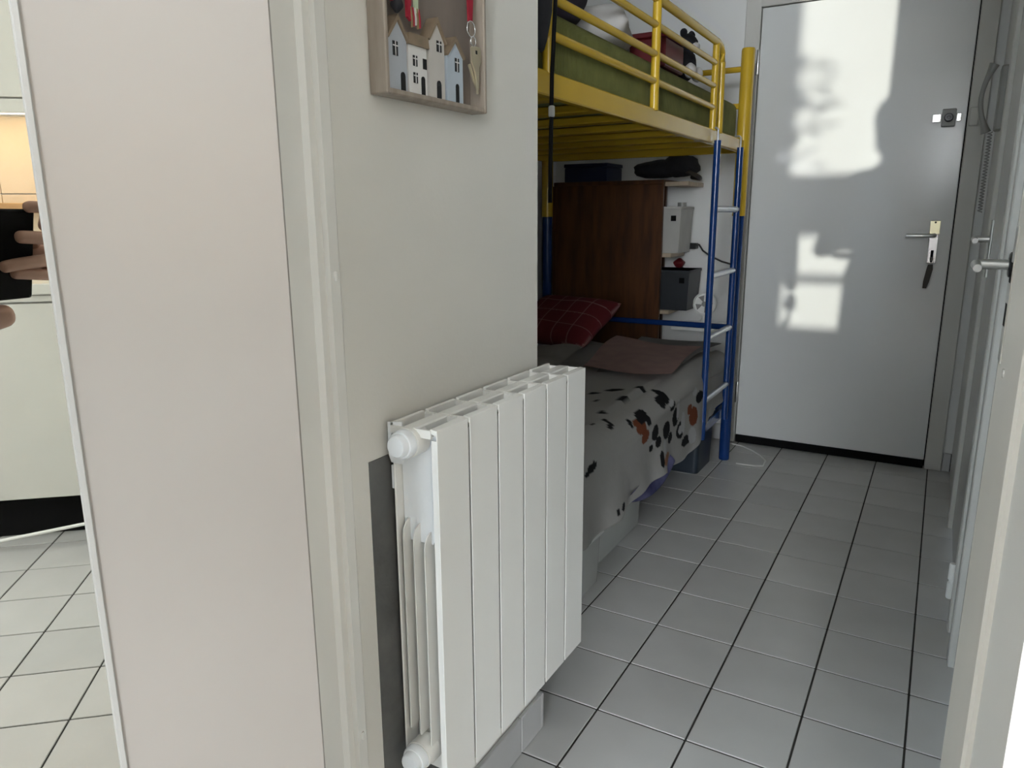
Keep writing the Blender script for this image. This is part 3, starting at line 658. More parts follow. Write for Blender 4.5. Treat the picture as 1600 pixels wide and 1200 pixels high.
def side_mark(u, v, ru, rv, col, rot=0.0):
    p0 = atx(u, v, -0.737); py = atx(u + 1, v, -0.737); pz = atx(u, v + 1, -0.737)
    marks.append(('s', p0.y, p0.z, ru * abs(py.y - p0.y), rv * abs(pz.z - p0.z), col, rot))
def top_mark(u, v, ru, rv, col):
    p0 = atz(u, v, 0.512); pv = atz(u, v + 1, 0.512); pu = atz(u + 1, v, 0.512)
    marks.append(('t', p0.x, p0.y, ru * max(abs(pu.x - p0.x), abs(pu.y - p0.y)) * 1.0, rv * abs(pv.y - p0.y) * 0.9, col, 0))
for a in [(926, 730, 7, 8, K_), (919, 741, 4, 4, K_), (965, 790, 4, 6, K_), (955, 798, 2, 5, K_), (1003, 668, 7, 10, O_), (1006, 682, 6, 10, O_), (999, 662, 4, 5, O_), (960, 664, 6, 2, K_), (970, 668, 5, 2.5, K_), (973, 660, 2, 5, K_),
          (1015, 658, 3, 8, K_), (1022, 676, 5, 12, K_), (1026, 690, 4, 8, K_), (1040, 672, 6, 13, K_), (1046, 684, 4, 8, K_), (1037, 716, 7, 8, F_), (1028, 716, 3, 12, K_), (1018, 695, 4, 6, W_), (1035, 697, 3, 10, W_), (1015, 700, 3, 5, K_),
          (1046, 622, 4, 10, K_), (1051, 634, 4, 8, K_), (1050, 630, 3, 6, W_), (1056, 652, 5, 14, K_), (1063, 672, 6, 12, K_), (1063, 672, 3, 6, W_), (1070, 688, 7, 7, K_), (1060, 640, 2, 16, W_), (1068, 660, 3, 16, W_), (1078, 680, 4, 12, W_), (1082, 650, 5, 14, O_), (1078, 640, 3, 8, O_), (1092, 620, 5, 9, K_), (1086, 612, 3, 6, W_)]:
    side_mark(*a)
for a in [(973, 621, 10, 4, K_), (1003, 629, 11, 6, K_), (940, 638, 7, 3, K_), (932, 621, 5, 2, K_), (960, 606, 16, 2.5, K_), (1000, 606, 12, 2.5, K_), (928, 607, 10, 2, K_), (1032, 610, 9, 4, K_), (985, 640, 6, 2, K_)]:
    top_mark(*a)
def duvet_col(p):
    col = BASE_C
    for kind, a, b, ra_, rb_, cc, rt in marks:
        if kind == 's':
            if p.x < -0.80: continue
            if ((p.y - a) / ra_) ** 2 + ((p.z - b) / rb_) ** 2 < 1: col = cc
        else:
            if p.z < 0.45: continue
            if ((p.x - a) / ra_) ** 2 + ((p.y - b) / rb_) ** 2 < 1: col = cc
    return col
du = obj('duvet', dv, M['print'], smooth=True); tag(du, 'pale printed duvet with black and rust motifs on the lower bunk', 'duvet')
paint(du, duvet_col)

# sheet corner peeking out under the duvet
sh = B(); rows = []
for i in range(25):
    y = 1.93 + 0.42 * i / 24; t = math.sin(math.pi * i / 24); row = []
    for k in range(7):
        q = k / 6; row.append(sh.verts.new((-0.731 - 0.012 * math.sin(9 * y + 3 * q), y, 0.275 - (0.030 + 0.048 * t) * q)))
    rows.append(row)
for i in range(24):
    for k in range(6): sh.faces.new((rows[i][k], rows[i + 1][k], rows[i + 1][k + 1], rows[i][k + 1]))
bmesh.ops.solidify(sh, geom=sh.faces[:], thickness=0.003)
tag(obj('bed_sheet', sh, M['lavender'], smooth=True), 'lavender sheet edge hanging below the printed duvet', 'sheet')

# mauve blanket folded on the duvet
def drape(name, corners, nz, m, label, cat, thick, amp, seed):
    bm = B(); g = []; rnd = random.Random(seed); ph = [rnd.random() * 6 for _ in range(4)]; n = 26
    A_, B_, C_, D_ = [Vector(c) for c in corners]
    for i in range(n + 1):
        row = []
        for j in range(n + 1):
            u, v = i / n, j / n
            p = A_ * (1 - u) * (1 - v) + B_ * u * (1 - v) + C_ * u * v + D_ * (1 - u) * v
            p = p + Vector((0.012 * math.sin(5 * v + ph[0]), 0.012 * math.sin(6 * u + ph[1]), amp * math.sin(5 * u + 3 * v + ph[2]) * math.sin(4 * v + ph[3])))
            row.append(bm.verts.new(p))
        g.append(row)
    for i in range(n):
        for j in range(n): bm.faces.new((g[i][j], g[i + 1][j], g[i + 1][j + 1], g[i][j + 1]))
    bmesh.ops.solidify(bm, geom=bm.faces[:], thickness=-thick)
    es = [e for e in bm.edges if e.calc_length() < thick * 1.2 and e.calc_length() > thick * 0.8]
    return tag(obj(name, bm, m, smooth='auto'), label, cat)
drape('blanket', [tuple(atz(905, 573, 0.545)), tuple(atz(1043, 586, 0.54)), tuple(atz(1096, 543, 0.545)), tuple(atz(962, 526, 0.575))], 0, M['mauve'], 'mauve fleece blanket folded on the lower bunk', 'blanket', 0.018, 0.006, 4)
drape('throw', [(-1.03, 2.36, 0.533), (-0.795, 2.62, 0.53), (-0.79, 3.12, 0.535), (-1.15, 3.12, 0.54)], 0, M['grey_cloth'], 'dark grey throw lying under the mauve blanket', 'throw', 0.012, 0.006, 9)
drape('cloth', [(-1.42, 2.18, 0.545), (-1.13, 2.24, 0.55), (-1.2, 2.62, 0.56), (-1.5, 2.62, 0.56)], 0, M['white_cloth'], 'crumpled white cloth beside the red plaid pillow', 'cloth', 0.02, 0.012, 12)
# red plaid pillow
Mp = Matrix.Translation((-1.40, 2.86, 0.628)) @ Matrix.Rotation(math.radians(-14), 4, 'Z') @ Matrix.Rotation(math.radians(31), 4, 'X')
pw = obj('pillow', pillow_bm(Mp, 0.215, 0.150, 0.055, n=110, seed=2), M['plaid'], smooth=True)
tag(pw, 'dark red plaid pillow with thin pale lines on the lower bunk', 'pillow')
Mi = Mp.inverted()
def plaid_col(p):
    q = Mi @ p; a = (q.x + 0.3) % 0.085; b = (q.y + 0.3) % 0.075
    if a < 0.0042 or b < 0.004: return (0.24, 0.12, 0.11)
    return (0.11, 0.006, 0.010)
paint(pw, plaid_col)

# ------------------------------------------------------------------ bookcase at the foot of the bed and what stands on it
bc = thing('bookcase', (-1.36, 3.35, 0), 'tall brown wooden bookcase behind the foot of the bunk bed', 'bookcase')
obj('side_panel', bx(-1.63, -1.10, 3.238, 3.258, 0, 1.206, bev=0.002), M['wood'], bc)
obj('side_panel', bx(-1.63, -1.16, 3.46, 3.48, 0, 1.206, bev=0.002), M['wood'], bc)
obj('back_panel', bx(-1.645, -1.63, 3.238, 3.48, 0, 1.206), M['wood'], bc)
obj('top_board', bx(-1.64, -1.10, 3.236, 3.484, 1.206, 1.224, bev=0.002), M['wood'], bc)
for z in (0.05, 0.33):
    obj('shelf', bx(-1.63, -1.16, 3.258, 3.46, z, z + 0.018, bev=0.001), M['wood'], bc)
for z in (0.885, 0.628):
    obj('shelf', bx(-1.63, -1.06, 3.258, 3.46, z, z + 0.018, bev=0.001), M['wood_light'], bc)
tag(obj('wall_plank', bx(-1.10, -0.995, 3.262, 3.498, 1.196, 1.215, bev=0.0015), M['wood_light']), 'pale wooden plank end jutting from the bookcase top', 'plank')

def storage_box(name, x0, x1, y0, y1, z0, z1, m, label, hole_col):
    t = thing(name, ((x0 + x1) / 2, (y0 + y1) / 2, z0), label, 'box')
    b = B(); d = 0.008
    lo = [(x0 + d, y0 + d), (x1 - d, y0 + d), (x1 - d, y1 - d), (x0 + d, y1 - d)]; hi = [(x0, y0), (x1, y0), (x1, y1), (x0, y1)]
    a = [b.verts.new((p, q, z0)) for p, q in lo]; c_ = [b.verts.new((p, q, z1)) for p, q in hi]
    b.faces.new(a[::-1]); b.faces.new(c_)
    for i in range(4): b.faces.new((a[i], a[(i + 1) % 4], c_[(i + 1) % 4], c_[i]))
    obj('body', b, m, t)
    obj('rim', bx(x0 - 0.003, x1 + 0.003, y0 - 0.003, y1 + 0.003, z1 - 0.012, z1, bev=0.002), m, t)
    zz = z1 - (z1 - z0) * 0.25
    obj('grip_hole', bx(x1 - 0.045, x1 - 0.022, y0 - 0.0015, y0 + 0.004, zz - 0.012, zz + 0.012), M['black'], t)
    return t
storage_box('storage_box', -1.35, -1.025, 3.27, 3.455, 0.9035, 1.108, M['box_white'], 'pale grey storage box with dark grip hole on the bookcase', None)
storage_box('storage_box', -1.35, -0.975, 3.27, 3.455, 0.6465, 0.828, M['bin_grey'], 'charcoal storage box with grip hole below the pale one', None)
tag(obj('tape_roll', lathe(B(), [(0.014, 0), (0.02, 0), (0.02, 0.018), (0.014, 0.018)], (-1.05, 3.36, 1.1085), seg=20), M['plastic_grey'], smooth='auto'), 'small grey tape roll lying on the pale storage box', 'tape roll')
tag(obj('toy', blob(B(), (-1.07, 3.42, 0.851), (0.026, 0.028, 0.021), seg=24, rings=14, seed=8, amp=0.1, freq=2), M['red'], smooth=True), 'small red and pink soft toy on the charcoal box', 'toy')
bgm = B(); blob(bgm, (-1.16, 3.36, 1.275), (0.13, 0.09, 0.042), seed=5, amp=0.1, freq=2); blob(bgm, (-1.07, 3.36, 1.283), (0.085, 0.09, 0.048), seed=6, amp=0.12)
bg_ = thing('bag', (-1.12, 3.36, 1.224), 'crumpled black bag lying on top of the bookcase', 'bag')
obj('bag_body', bgm, M['dark_cloth'], bg_, smooth=True)
obj('strap', tube(B(), [(-1.03, 3.33, 1.262), (-1.0, 3.32, 1.25), (-0.975, 3.34, 1.236), (-0.985, 3.40, 1.232), (-1.03, 3.42, 1.24)], 0.010, 8), M['leather'], bg_, smooth=True)
nb = thing('navy_box', (-1.49, 3.36, 1.224), 'dark navy box on top of the bookcase at its left end', 'box')
obj('body', bx(-1.60, -1.385, 3.27, 3.46, 1.2245, 1.29, bev=0.003), M['navy'], nb); obj('lid', bx(-1.603, -1.382, 3.267, 3.463, 1.291, 1.308, bev=0.003), M['navy'], nb)
# white round fan on a narrow shelf
nsh = tag(obj('bedside_shelf', bx(-1.055, -0.83, 3.29, 3.498, 0.555, 0.573, bev=0.002), M['plastic_white']), 'narrow white shelf on the wall behind the ladder', 'shelf')
fa = thing('desk_fan', (-0.93, 3.38, 0.573), 'small round white desk fan behind the blue ladder', 'fan')
obj('base', lathe(B(), [(0, 0), (0.04, 0), (0.042, 0.006), (0.02, 0.016), (0.01, 0.03), (0.01, 0.045), (0, 0.045)], (-0.93, 3.39, 0.5735), seg=24), M['plastic_white'], fa, smooth='auto')
obj('housing', lathe(B(), [(0, 0.03), (0.04, 0.026), (0.054, 0.008), (0.054, -0.01), (0.048, -0.014), (0.046, -0.004), (0, -0.004)], (-0.93, 3.385, 0.67), (0, 1, 0), 28), M['plastic_white'], fa, smooth='auto')
for k in range(4):
    a = k * math.pi / 2 + 0.4
    bl_ = B(); prism(bl_, [(-0.93 + 0.008 * math.cos(a), 0.67 + 0.008 * math.sin(a)), (-0.93 + 0.040 * math.cos(a - 0.35), 0.67 + 0.040 * math.sin(a - 0.35)), (-0.93 + 0.042 * math.cos(a + 0.35), 0.67 + 0.042 * math.sin(a + 0.35))], 3.374, 3.376, 'xz')
    obj('blade', bl_, M['grey_cloth'], fa)
obj('hub', lathe(B(), [(0, 0), (0.012, 0), (0.010, 0.006), (0, 0.008)], (-0.93, 3.374, 0.67), (0, -1, 0), 16), M['plastic_grey'], fa, smooth='auto')
# black adapter and its cable
pa = thing('power_adapter', (-1.04, 3.47, 0.915), 'black power adapter in the wall with cable leading to the ladder', 'adapter')
obj('body', bx(-1.075, -1.005, 3.455, 3.4985, 0.915, 0.942, bev=0.004, seg=2), M['black_gloss'], pa)
cpts = [Vector((-1.008, 3.47, 0.936)), Vector((-0.985, 3.44, 0.936)), Vector((-0.95, 3.38, 0.912)), Vector((-0.90, 3.32, 0.893)), Vector((-0.82, 3.22, 0.875)), Vector((-0.765, 3.15, 0.87)), Vector((-0.75, 3.12, 0.86))]
obj('cable', tube(B(), cpts, 0.004, 8), M['black_gloss'], pa, smooth=True)
# wall shelf with books further left
ws = thing('book_shelf', (-1.72, 3.02, 0.755), 'small wooden shelf of books on the alcove back wall', 'shelf')
obj('board', bx(-1.7585, -1.685, 2.75, 3.15, 0.755, 0.773, bev=0.002), M['wood'], ws); obj('board', bx(-1.7585, -1.685, 2.75, 3.15, 1.035, 1.053, bev=0.002), M['wood'], ws)
obj('bracket', bx(-1.7585, -1.70, 2.75, 2.765, 0.773, 1.035), M['wood'], ws); obj('bracket', bx(-1.7585, -1.70, 3.135, 3.15, 0.773, 1.035), M['wood'], ws)
yb = 2.772
for i, (wd, h_, mm, lb) in enumerate([(0.05, 0.20, 'navy_cover', 'navy book at the left end of the alcove shelf'), (0.04, 0.235, 'teal', 'taller teal book beside the navy one on the alcove shelf'), (0.05, 0.215, 'tan', 'tan book in the middle of the alcove shelf'), (0.055, 0.23, 'teal', 'thick teal book right of the tan book on the alcove shelf'), (0.045, 0.19, 'tan', 'short tan book at the right end of the alcove shelf')]):
    bk = thing('book', (-1.722, yb + wd / 2, 0.773), lb, 'book', 'books on the alcove shelf')
    cv = B(); box(cv, -1.757, -1.69, yb, yb + 0.003, 0.7735, 0.7735 + h_); box(cv, -1.757, -1.69, yb + wd - 0.003, yb + wd, 0.7735, 0.7735 + h_); box(cv, -1.693, -1.689, yb, yb + wd, 0.7735, 0.7735 + h_)
    obj('cover', cv, M[mm], bk); obj('pages', bx(-1.755, -1.694, yb + 0.0035, yb + wd - 0.0035, 0.776, 0.770 + h_), M['white_cloth'], bk)
    yb += wd + 0.004

# ------------------------------------------------------------------ upper bunk clutter
UZ = 1.5075
t_ = B(); blob(t_, (-0.88, 1.70, UZ + 0.072), (0.085, 0.17, 0.060), seed=11, amp=0.12, freq=1.7)
tag(obj('clothing', t_, M['purple_cloth'], smooth=True), 'dark purple clothing heaped at the near end of the upper bunk', 'clothing')
Mq = Matrix.Translation((-0.93, 2.02, UZ + 0.06)) @ Matrix.Rotation(0.3, 4, 'Z')
tag(obj('cushion', pillow_bm(Mq, 0.13, 0.14, 0.055, seed=5), M['white_cloth'], smooth=True), 'pale grey cushion on the upper bunk beside the dark clothing', 'cushion')
Mq = Matrix.Translation((-1.09, 2.40, UZ + 0.075)) @ Matrix.Rotation(-0.2, 4, 'Z')
tag(obj('cushion', pillow_bm(Mq, 0.14, 0.17, 0.07, seed=7), M['grey_cloth'], smooth=True), 'dark grey cushion on the upper bunk behind the red box', 'cushion')
rb = thing('red_box', (-0.84, 2.36, UZ), 'dark red box on the upper bunk behind the guard rail', 'box')
obj('body', bx(-0.90, -0.785, 2.28, 2.46, UZ + 0.001, UZ + 0.085, bev=0.004), M['red'], rb); obj('lid', bx(-0.903, -0.782, 2.277, 2.463, UZ + 0.086, UZ + 0.102, bev=0.003), M['red'], rb)
tyo = thing('soft_toy', (-0.82, 2.60, UZ), 'black and white soft toy at the ladder end of the upper bunk', 'toy')
obj('body', blob(B(), (-0.83, 2.585, UZ + 0.052), (0.05, 0.055, 0.052), seed=21, amp=0.08), M['dark_cloth'], tyo, smooth=True)
obj('head', blob(B(), (-0.82, 2.60, UZ + 0.122), (0.036, 0.04, 0.034), seed=22, amp=0.06), M['dark_cloth'], tyo, smooth=True)
obj('ear', blob(B(), (-0.825, 2.575, UZ + 0.155), (0.012, 0.014, 0.014), seed=23, amp=0.05), M['dark_cloth'], tyo, smooth=True)
obj('ear', blob(B(), (-0.815, 2.628, UZ + 0.155), (0.012, 0.014, 0.014), seed=24, amp=0.05), M['dark_cloth'], tyo, smooth=True)
obj('muzzle', blob(B(), (-0.79, 2.595, UZ + 0.112), (0.016, 0.02, 0.014), seed=25, amp=0.05), M['white_cloth'], tyo, smooth=True)
obj('paw', blob(B(), (-0.79, 2.63, UZ + 0.03), (0.02, 0.022, 0.024), seed=26, amp=0.05), M['white_cloth'], tyo, smooth=True)
obj('paw', blob(B(), (-0.79, 2.55, UZ + 0.03), (0.02, 0.022, 0.024), seed=27, amp=0.05), M['white_cloth'], tyo, smooth=True)

# black bag and cords hanging at the near end of the upper bunk
hb_ = thing('hanging_bag', (-0.725, 1.40, 1.1), 'slim black bag with cords hanging from the upper bunk rail by the wall', 'bag')
obj('bag_body', blob(B(), (-0.722, 1.365, 1.50), (0.012, 0.045, 0.115), seed=31, amp=0.05), M['dark_cloth'], hb_, smooth=True)
obj('bag_tag', bx(-0.716, -0.712, 1.365, 1.385, 1.53, 1.60, bev=0.001), M['white_cloth'], hb_)
obj('cord', tube(B(), [(-0.725, 1.425, 1.66), (-0.722, 1.428, 1.5), (-0.724, 1.418, 1.35), (-0.722, 1.41, 1.2), (-0.724, 1.412, 1.10)], 0.0045, 8), M['black'], hb_, smooth=True)
obj('cord_lock', bx(-0.728, -0.716, 1.408, 1.418, 1.27, 1.292, bev=0.002), M['plastic_grey'], hb_)

# ------------------------------------------------------------------ under the bed
def bin_box(name, x0, x1, y0, y1, z1, m, ml, label, lid=True):
    t = thing(name, ((x0 + x1) / 2, (y0 + y1) / 2, 0), label, 'box')
    b = B(); d = 0.009
    for (dz0, dz1, ins0, ins1) in ((0.001, z1 * 0.85, d, 0.004),):
        a = [b.verts.new(p) for p in ((x0 + ins0, y0 + ins0, dz0), (x1 - ins0, y0 + ins0, dz0), (x1 - ins0, y1 - ins0, dz0), (x0 + ins0, y1 - ins0, dz0))]
        c_ = [b.verts.new(p) for p in ((x0 + ins1, y0 + ins1, dz1), (x1 - ins1, y0 + ins1, dz1), (x1 - ins1, y1 - ins1, dz1), (x0 + ins1, y1 - ins1, dz1))]
        b.faces.new(a[::-1]); b.faces.new(c_)
        for i in range(4): b.faces.new((a[i], a[(i + 1) % 4], c_[(i + 1) % 4], c_[i]))
    vert = [e for e in b.edges if abs(e.verts[0].co.z - e.verts[1].co.z) > 0.02]
    bmesh.ops.bevel(b, geom=vert, offset=0.02, segments=4, affect='EDGES', profile=0.5)
    obj('body', b, m, t, smooth='auto')
    if lid:
        obj('lid', bx(x0 - 0.004, x1 + 0.004, y0 - 0.004, y1 + 0.004, z1 * 0.85, z1, bev=0.012, seg=3), ml, t, smooth='auto')
    else:
        obj('rim', bx(x0, x1, y0, y1, z1 * 0.85, z1 * 0.85 + 0.016, bev=0.004), m, t)
    return t
bin_box('storage_bin', -1.22, -0.795, 2.93, 3.16, 0.215, M['bin'], M['bin'], 'dark blue grey storage bin under the ladder end of the bed', lid=False)
bin_box('clear_box', -1.30, -0.788, 1.36, 1.90, 0.175, M['clear'], M['clear_lid'], 'clear plastic lidded box under the bed nearest the radiator')
bin_box('clear_box', -1.30, -0.83, 1.97, 2.36, 0.175, M['clear'], M['clear_lid'], 'clear plastic lidded box under the middle of the bed')
# things in the clear boxes
tag(obj('towel', blob(B(), (-1.05, 1.63, 0.072), (0.2, 0.22, 0.06), seed=41, amp=0.06), M['white_cloth'], smooth=True), 'pale folded cloth inside the nearest clear box', 'cloth')

# white cable on the floor by the entrance door
cb = []
for i in range(40):
    t = i / 39; a = -0.6 + t * 4.6
    cb.append((-0.70 + 0.085 * math.cos(a) - 0.02 * t, 3.33 + 0.11 * math.sin(a), 0.0045))
cab = B(); tube(cab, [(-0.80, 3.44, 0.0045), (-0.77, 3.43, 0.0045)] + [tuple(atz(u, v, 0.0045)) for u, v in ((1160, 697), (1175, 704), (1188, 712), (1196, 720), (1192, 728), (1180, 728), (1165, 726), (1150, 724))], 0.0035, 8)
tag(obj('floor_cable', cab, M['plastic_white'], smooth=True), 'thin white cable looped on the floor by the bed post', 'cable')

# ------------------------------------------------------------------ kitchen (seen in the mirror)
KX = 1.675
for i in range(5):
    y0 = -2.75 + i * 0.6; y1 = y0 + 0.6
    words = ['at the window end', 'second from the window', 'in the middle of the row', 'second from the hallway wall', 'next to the hallway wall']
    u = thing('base_cabinet', (KX + 0.3, (y0 + y1) / 2, 0), 'white kitchen base cabinet ' + words[i], 'cabinet', 'kitchen base cabinets')
    obj('body', bx(KX + 0.02, 2.355, y0, y1, 0.145, 0.835), M['cab_body'], u)
    obj('door', bx(KX, KX + 0.019, y0 + 0.0015, y1 - 0.0015, 0.150, 0.808, bev=0.001), M['cab'], u)
    obj('top_rail', bx(KX, KX + 0.019, y0 + 0.0015, y1 - 0.0015, 0.814, 0.834, bev=0.001), M['cab'], u)
    obj('plinth', bx(KX + 0.055, KX + 0.07, y0, y1, 0.002, 0.145), M['black'], u)
    v = thing('wall_cabinet', (2.15, (y0 + y1) / 2, 1.46), 'white kitchen wall cabinet ' + words[i], 'cabinet', 'kitchen wall cabinets')
    obj('body', bx(1.995, 2.355, y0, y1, 1.47, 2.2), M['cab_body'], v)
    obj('door', bx(1.975, 1.994, y0 + 0.0015, y1 - 0.0015, 1.475, 2.198, bev=0.001), M['cab'], v)
    obj('light_rail', bx(1.975, 1.995, y0, y1, 1.425, 1.469, bev=0.001), M['cab'], v)
tag(obj('worktop', bx(KX - 0.015, 2.355, -2.75, 0.26, 0.837, 0.872, bev=0.003), M['cab']), 'long white kitchen worktop over the base cabinets', 'worktop')
sp = thing('splashback', (2.35, -1.24, 0.873), 'cream splashback panels lit by the strip light', 'splashback')
for z0, z1 in ((0.874, 1.166), (1.170, 1.455)):
    for i in range(5): obj('panel', bx(2.345, 2.3585, -2.75 + i * 0.6 + 0.001, -2.15 + i * 0.6 - 0.001, z0, z1, bev=0.001), M['splash'], sp)
tag(obj('oak_shelf', bx(2.235, 2.344, -2.7, 0.2, 1.095, 1.132, bev=0.002), M['wood_orange']), 'oak shelf running along the kitchen splashback', 'shelf')
ls = thing('strip_light', (2.2, -0.9, 1.455), 'warm strip light under the kitchen wall cabinets', 'lamp')
obj('housing', bx(2.16, 2.24, -2.4, 0.1, 1.456, 1.469, bev=0.002), M['plastic_white'], ls); obj('diffuser', bx(2.175, 2.225, -2.38, 0.08, 1.449, 1.456), M['led'], ls)
kc = B(); tube(kc, [(1.60, -1.2, 0.006), (1.60, -1.0, 0.018), (1.60, -0.80, 0.038), (1.60, -0.54, 0.075), (1.60, -0.2, 0.11), (1.64, 0.1, 0.15), (1.668, 0.16, 0.17)], 0.006, 8)
tag(obj('appliance_cable', kc, M['plastic_white'], smooth=True), 'white appliance cable in front of the black kitchen plinth', 'cable')

# ------------------------------------------------------------------ plant by the living room window
pt = thing('potted_plant', (-0.02, -2.75, 0), 'tall leafy plant in terracotta pot by the living room window', 'plant')
obj('pot', lathe(B(), [(0, 0), (0.12, 0), (0.16, 0.28), (0.172, 0.285), (0.172, 0.32), (0.15, 0.32), (0.145, 0.29), (0, 0.29)], (-0.02, -2.75, 0.001), seg=28), M['terracotta'], pt, smooth='auto')
obj('stem', tube(B(), [(-0.02, -2.75, 0.28), (-0.03, -2.74, 0.8), (-0.01, -2.76, 1.25), (-0.02, -2.75, 1.6)], [0.016, 0.013, 0.01, 0.005], 8), M['terracotta'], pt, smooth=True)
rnd = random.Random(5)
for i in range(60):
    z = 1.22 + 0.55 * rnd.random(); a = rnd.random() * 6.283; L_ = 0.14 + 0.12 * rnd.random(); el_ = -0.2 + 0.9 * rnd.random()
    d = Vector((math.cos(a) * math.cos(el_), math.sin(a) * math.cos(el_), math.sin(el_))); sd_ = d.cross(Vector((0, 0, 1))).normalized()
    o_ = Vector((-0.02, -2.75, z)); w_ = 0.03 + 0.02 * rnd.random(); lb = B()
    pts = [o_, o_ + d * L_ * 0.35 + sd_ * w_, o_ + d * L_ * 0.75 + sd_ * w_ * 0.7 - Vector((0, 0, 0.01)), o_ + d * L_ - Vector((0, 0, 0.04)), o_ + d * L_ * 0.75 - sd_ * w_ * 0.7 - Vector((0, 0, 0.01)), o_ + d * L_ * 0.35 - sd_ * w_]
    vs = [lb.verts.new(p) for p in pts]; mid = lb.verts.new(o_ + d * L_ * 0.5 - Vector((0, 0, 0.008)))
    for k in range(6): lb.faces.new((vs[k], vs[(k + 1) % 6], mid))
    obj('leaf', lb, M['plant'], pt)

# ------------------------------------------------------------------ the photographer and the phone
def cw(a, b, c): return CAM + AR * a + AU * b + AF * c
ph_ = thing('phone', tuple(cw(-0.01, -0.1, -0.008)), 'large black phone held up by the person taking the photograph', 'phone')
def cbox(a0, a1, b0, b1, c0, c1, bev=0, seg=1):
    bm = bx(a0, a1, b0, b1, c0, c1, bev=bev, seg=seg)
    Mx = Matrix(((AR.x, AU.x, AF.x, CAM.x), (AR.y, AU.y, AF.y, CAM.y), (AR.z, AU.z, AF.z, CAM.z), (0, 0, 0, 1)))
    bmesh.ops.transform(bm, matrix=Mx, verts=bm.verts); return bm
obj('case', cbox(-0.105, 0.078, -0.100, 0.009, -0.0145, -0.0035, bev=0.004, seg=3), M['black'], ph_, smooth='auto')
obj('screen', cbox(-0.100, 0.073, -0.096, 0.005, -0.0155, -0.0140), M['black_gloss'], ph_)
obj('lens_ring', cbox(-0.048, -0.022, -0.013, 0.005, -0.0036, -0.0018, bev=0.0008), M['black_gloss'], ph_)

def skin_mesh(chains, sub=2):
    me = bpy.data.meshes.new('skin_src'); V = []; E = []; Rr = []
    idx = {}
    for ch in chains:
        prev = None
        for nm, p, r in ch:
            if nm in idx: k = idx[nm]
            else:
                k = len(V); V.append(tuple(p)); Rr.append(r); idx[nm] = k
            if prev is not None and prev != k: E.append((prev, k))
            prev = k
    me.from_pydata(V, E, [])
    o = bpy.data.objects.new('skin_src', me); COL.objects.link(o)
    o.modifiers.new('s', 'SKIN'); sb = o.modifiers.new('d', 'SUBSURF'); sb.levels = sub; sb.render_levels = sub
    sv = me.skin_vertices[0].data
    for k, r in enumerate(Rr):
        r = r if isinstance(r, tuple) else (r, r); sv[k].radius = r
    sv[0].use_root = True
    dg = bpy.context.evaluated_depsgraph_get(); ev = o.evaluated_get(dg)
    m2 = bpy.data.meshes.new_from_object(ev)
    bpy.data.objects.remove(o); bpy.data.meshes.remove(me)
    return m2
bf_ = Vector((AF.x, AF.y, 0)).normalized(); br = Vector((AR.x, AR.y, 0)).normalized(); up = Vector((0, 0, 1))
BO = Vector((0, 0, 0)) - bf_ * 0.40 - br * 0.03
def bp_(r, f, z): return BO + br * r + bf_ * f + up * z
RW = cw(0.118, -0.062, -0.028); LW = cw(-0.125, -0.105, -0.035)      # wrists
chains = [
    [('pel', bp_(0, 0, 0.86), (0.155, 0.105)), ('waist', bp_(0, 0.005, 1.0), (0.135, 0.095)), ('chest', bp_(0, 0.0, 1.18), (0.155, 0.105)), ('neckb', bp_(0, -0.005, 1.33), (0.075, 0.065)), ('neck', bp_(0, 0.005, 1.385), 0.048), ('chin', bp_(0, 0.03, 1.43), (0.062, 0.07)), ('face', bp_(0, 0.035, 1.50), (0.074, 0.088)), ('crown', bp_(0, 0.02, 1.565), (0.066, 0.078))],
    [('chest', 0, 0), ('rsh', bp_(0.165, 0, 1.285), 0.058), ('rel', bp_(0.225, 0.06, 1.03), 0.043), ('rfa', bp_(0.19, 0.17, 1.03), 0.04), ('rwr', RW, 0.026)],
    [('chest', 0, 0), ('lsh', bp_(-0.165, 0, 1.285), 0.058), ('lel', bp_(-0.235, 0.06, 1.01), 0.043), ('lfa', bp_(-0.20, 0.17, 0.99), 0.04), ('lwr', LW, 0.026)],
    [('pel', 0, 0), ('rhip', bp_(0.09, 0, 0.80), 0.088), ('rkn', bp_(0.10, 0.02, 0.46), 0.058), ('rcalf', bp_(0.10, 0.0, 0.33), 0.052), ('ran', bp_(0.10, -0.01, 0.085), 0.036), ('rfoot', bp_(0.115, 0.11, 0.036), (0.038, 0.030)), ('rtoe', bp_(0.12, 0.17, 0.030), (0.034, 0.024))],
    [('pel', 0, 0), ('lhip', bp_(-0.09, 0, 0.80), 0.088), ('lkn', bp_(-0.10, 0.03, 0.46), 0.058), ('lcalf', bp_(-0.10, 0.01, 0.33), 0.052), ('lan', bp_(-0.10, 0.0, 0.085), 0.036), ('lfoot', bp_(-0.115, 0.12, 0.036), (0.038, 0.030)), ('ltoe', bp_(-0.12, 0.18, 0.030), (0.034, 0.024))],
]
bm_body = skin_mesh(chains)
body = B(); body.from_mesh(bm_body)
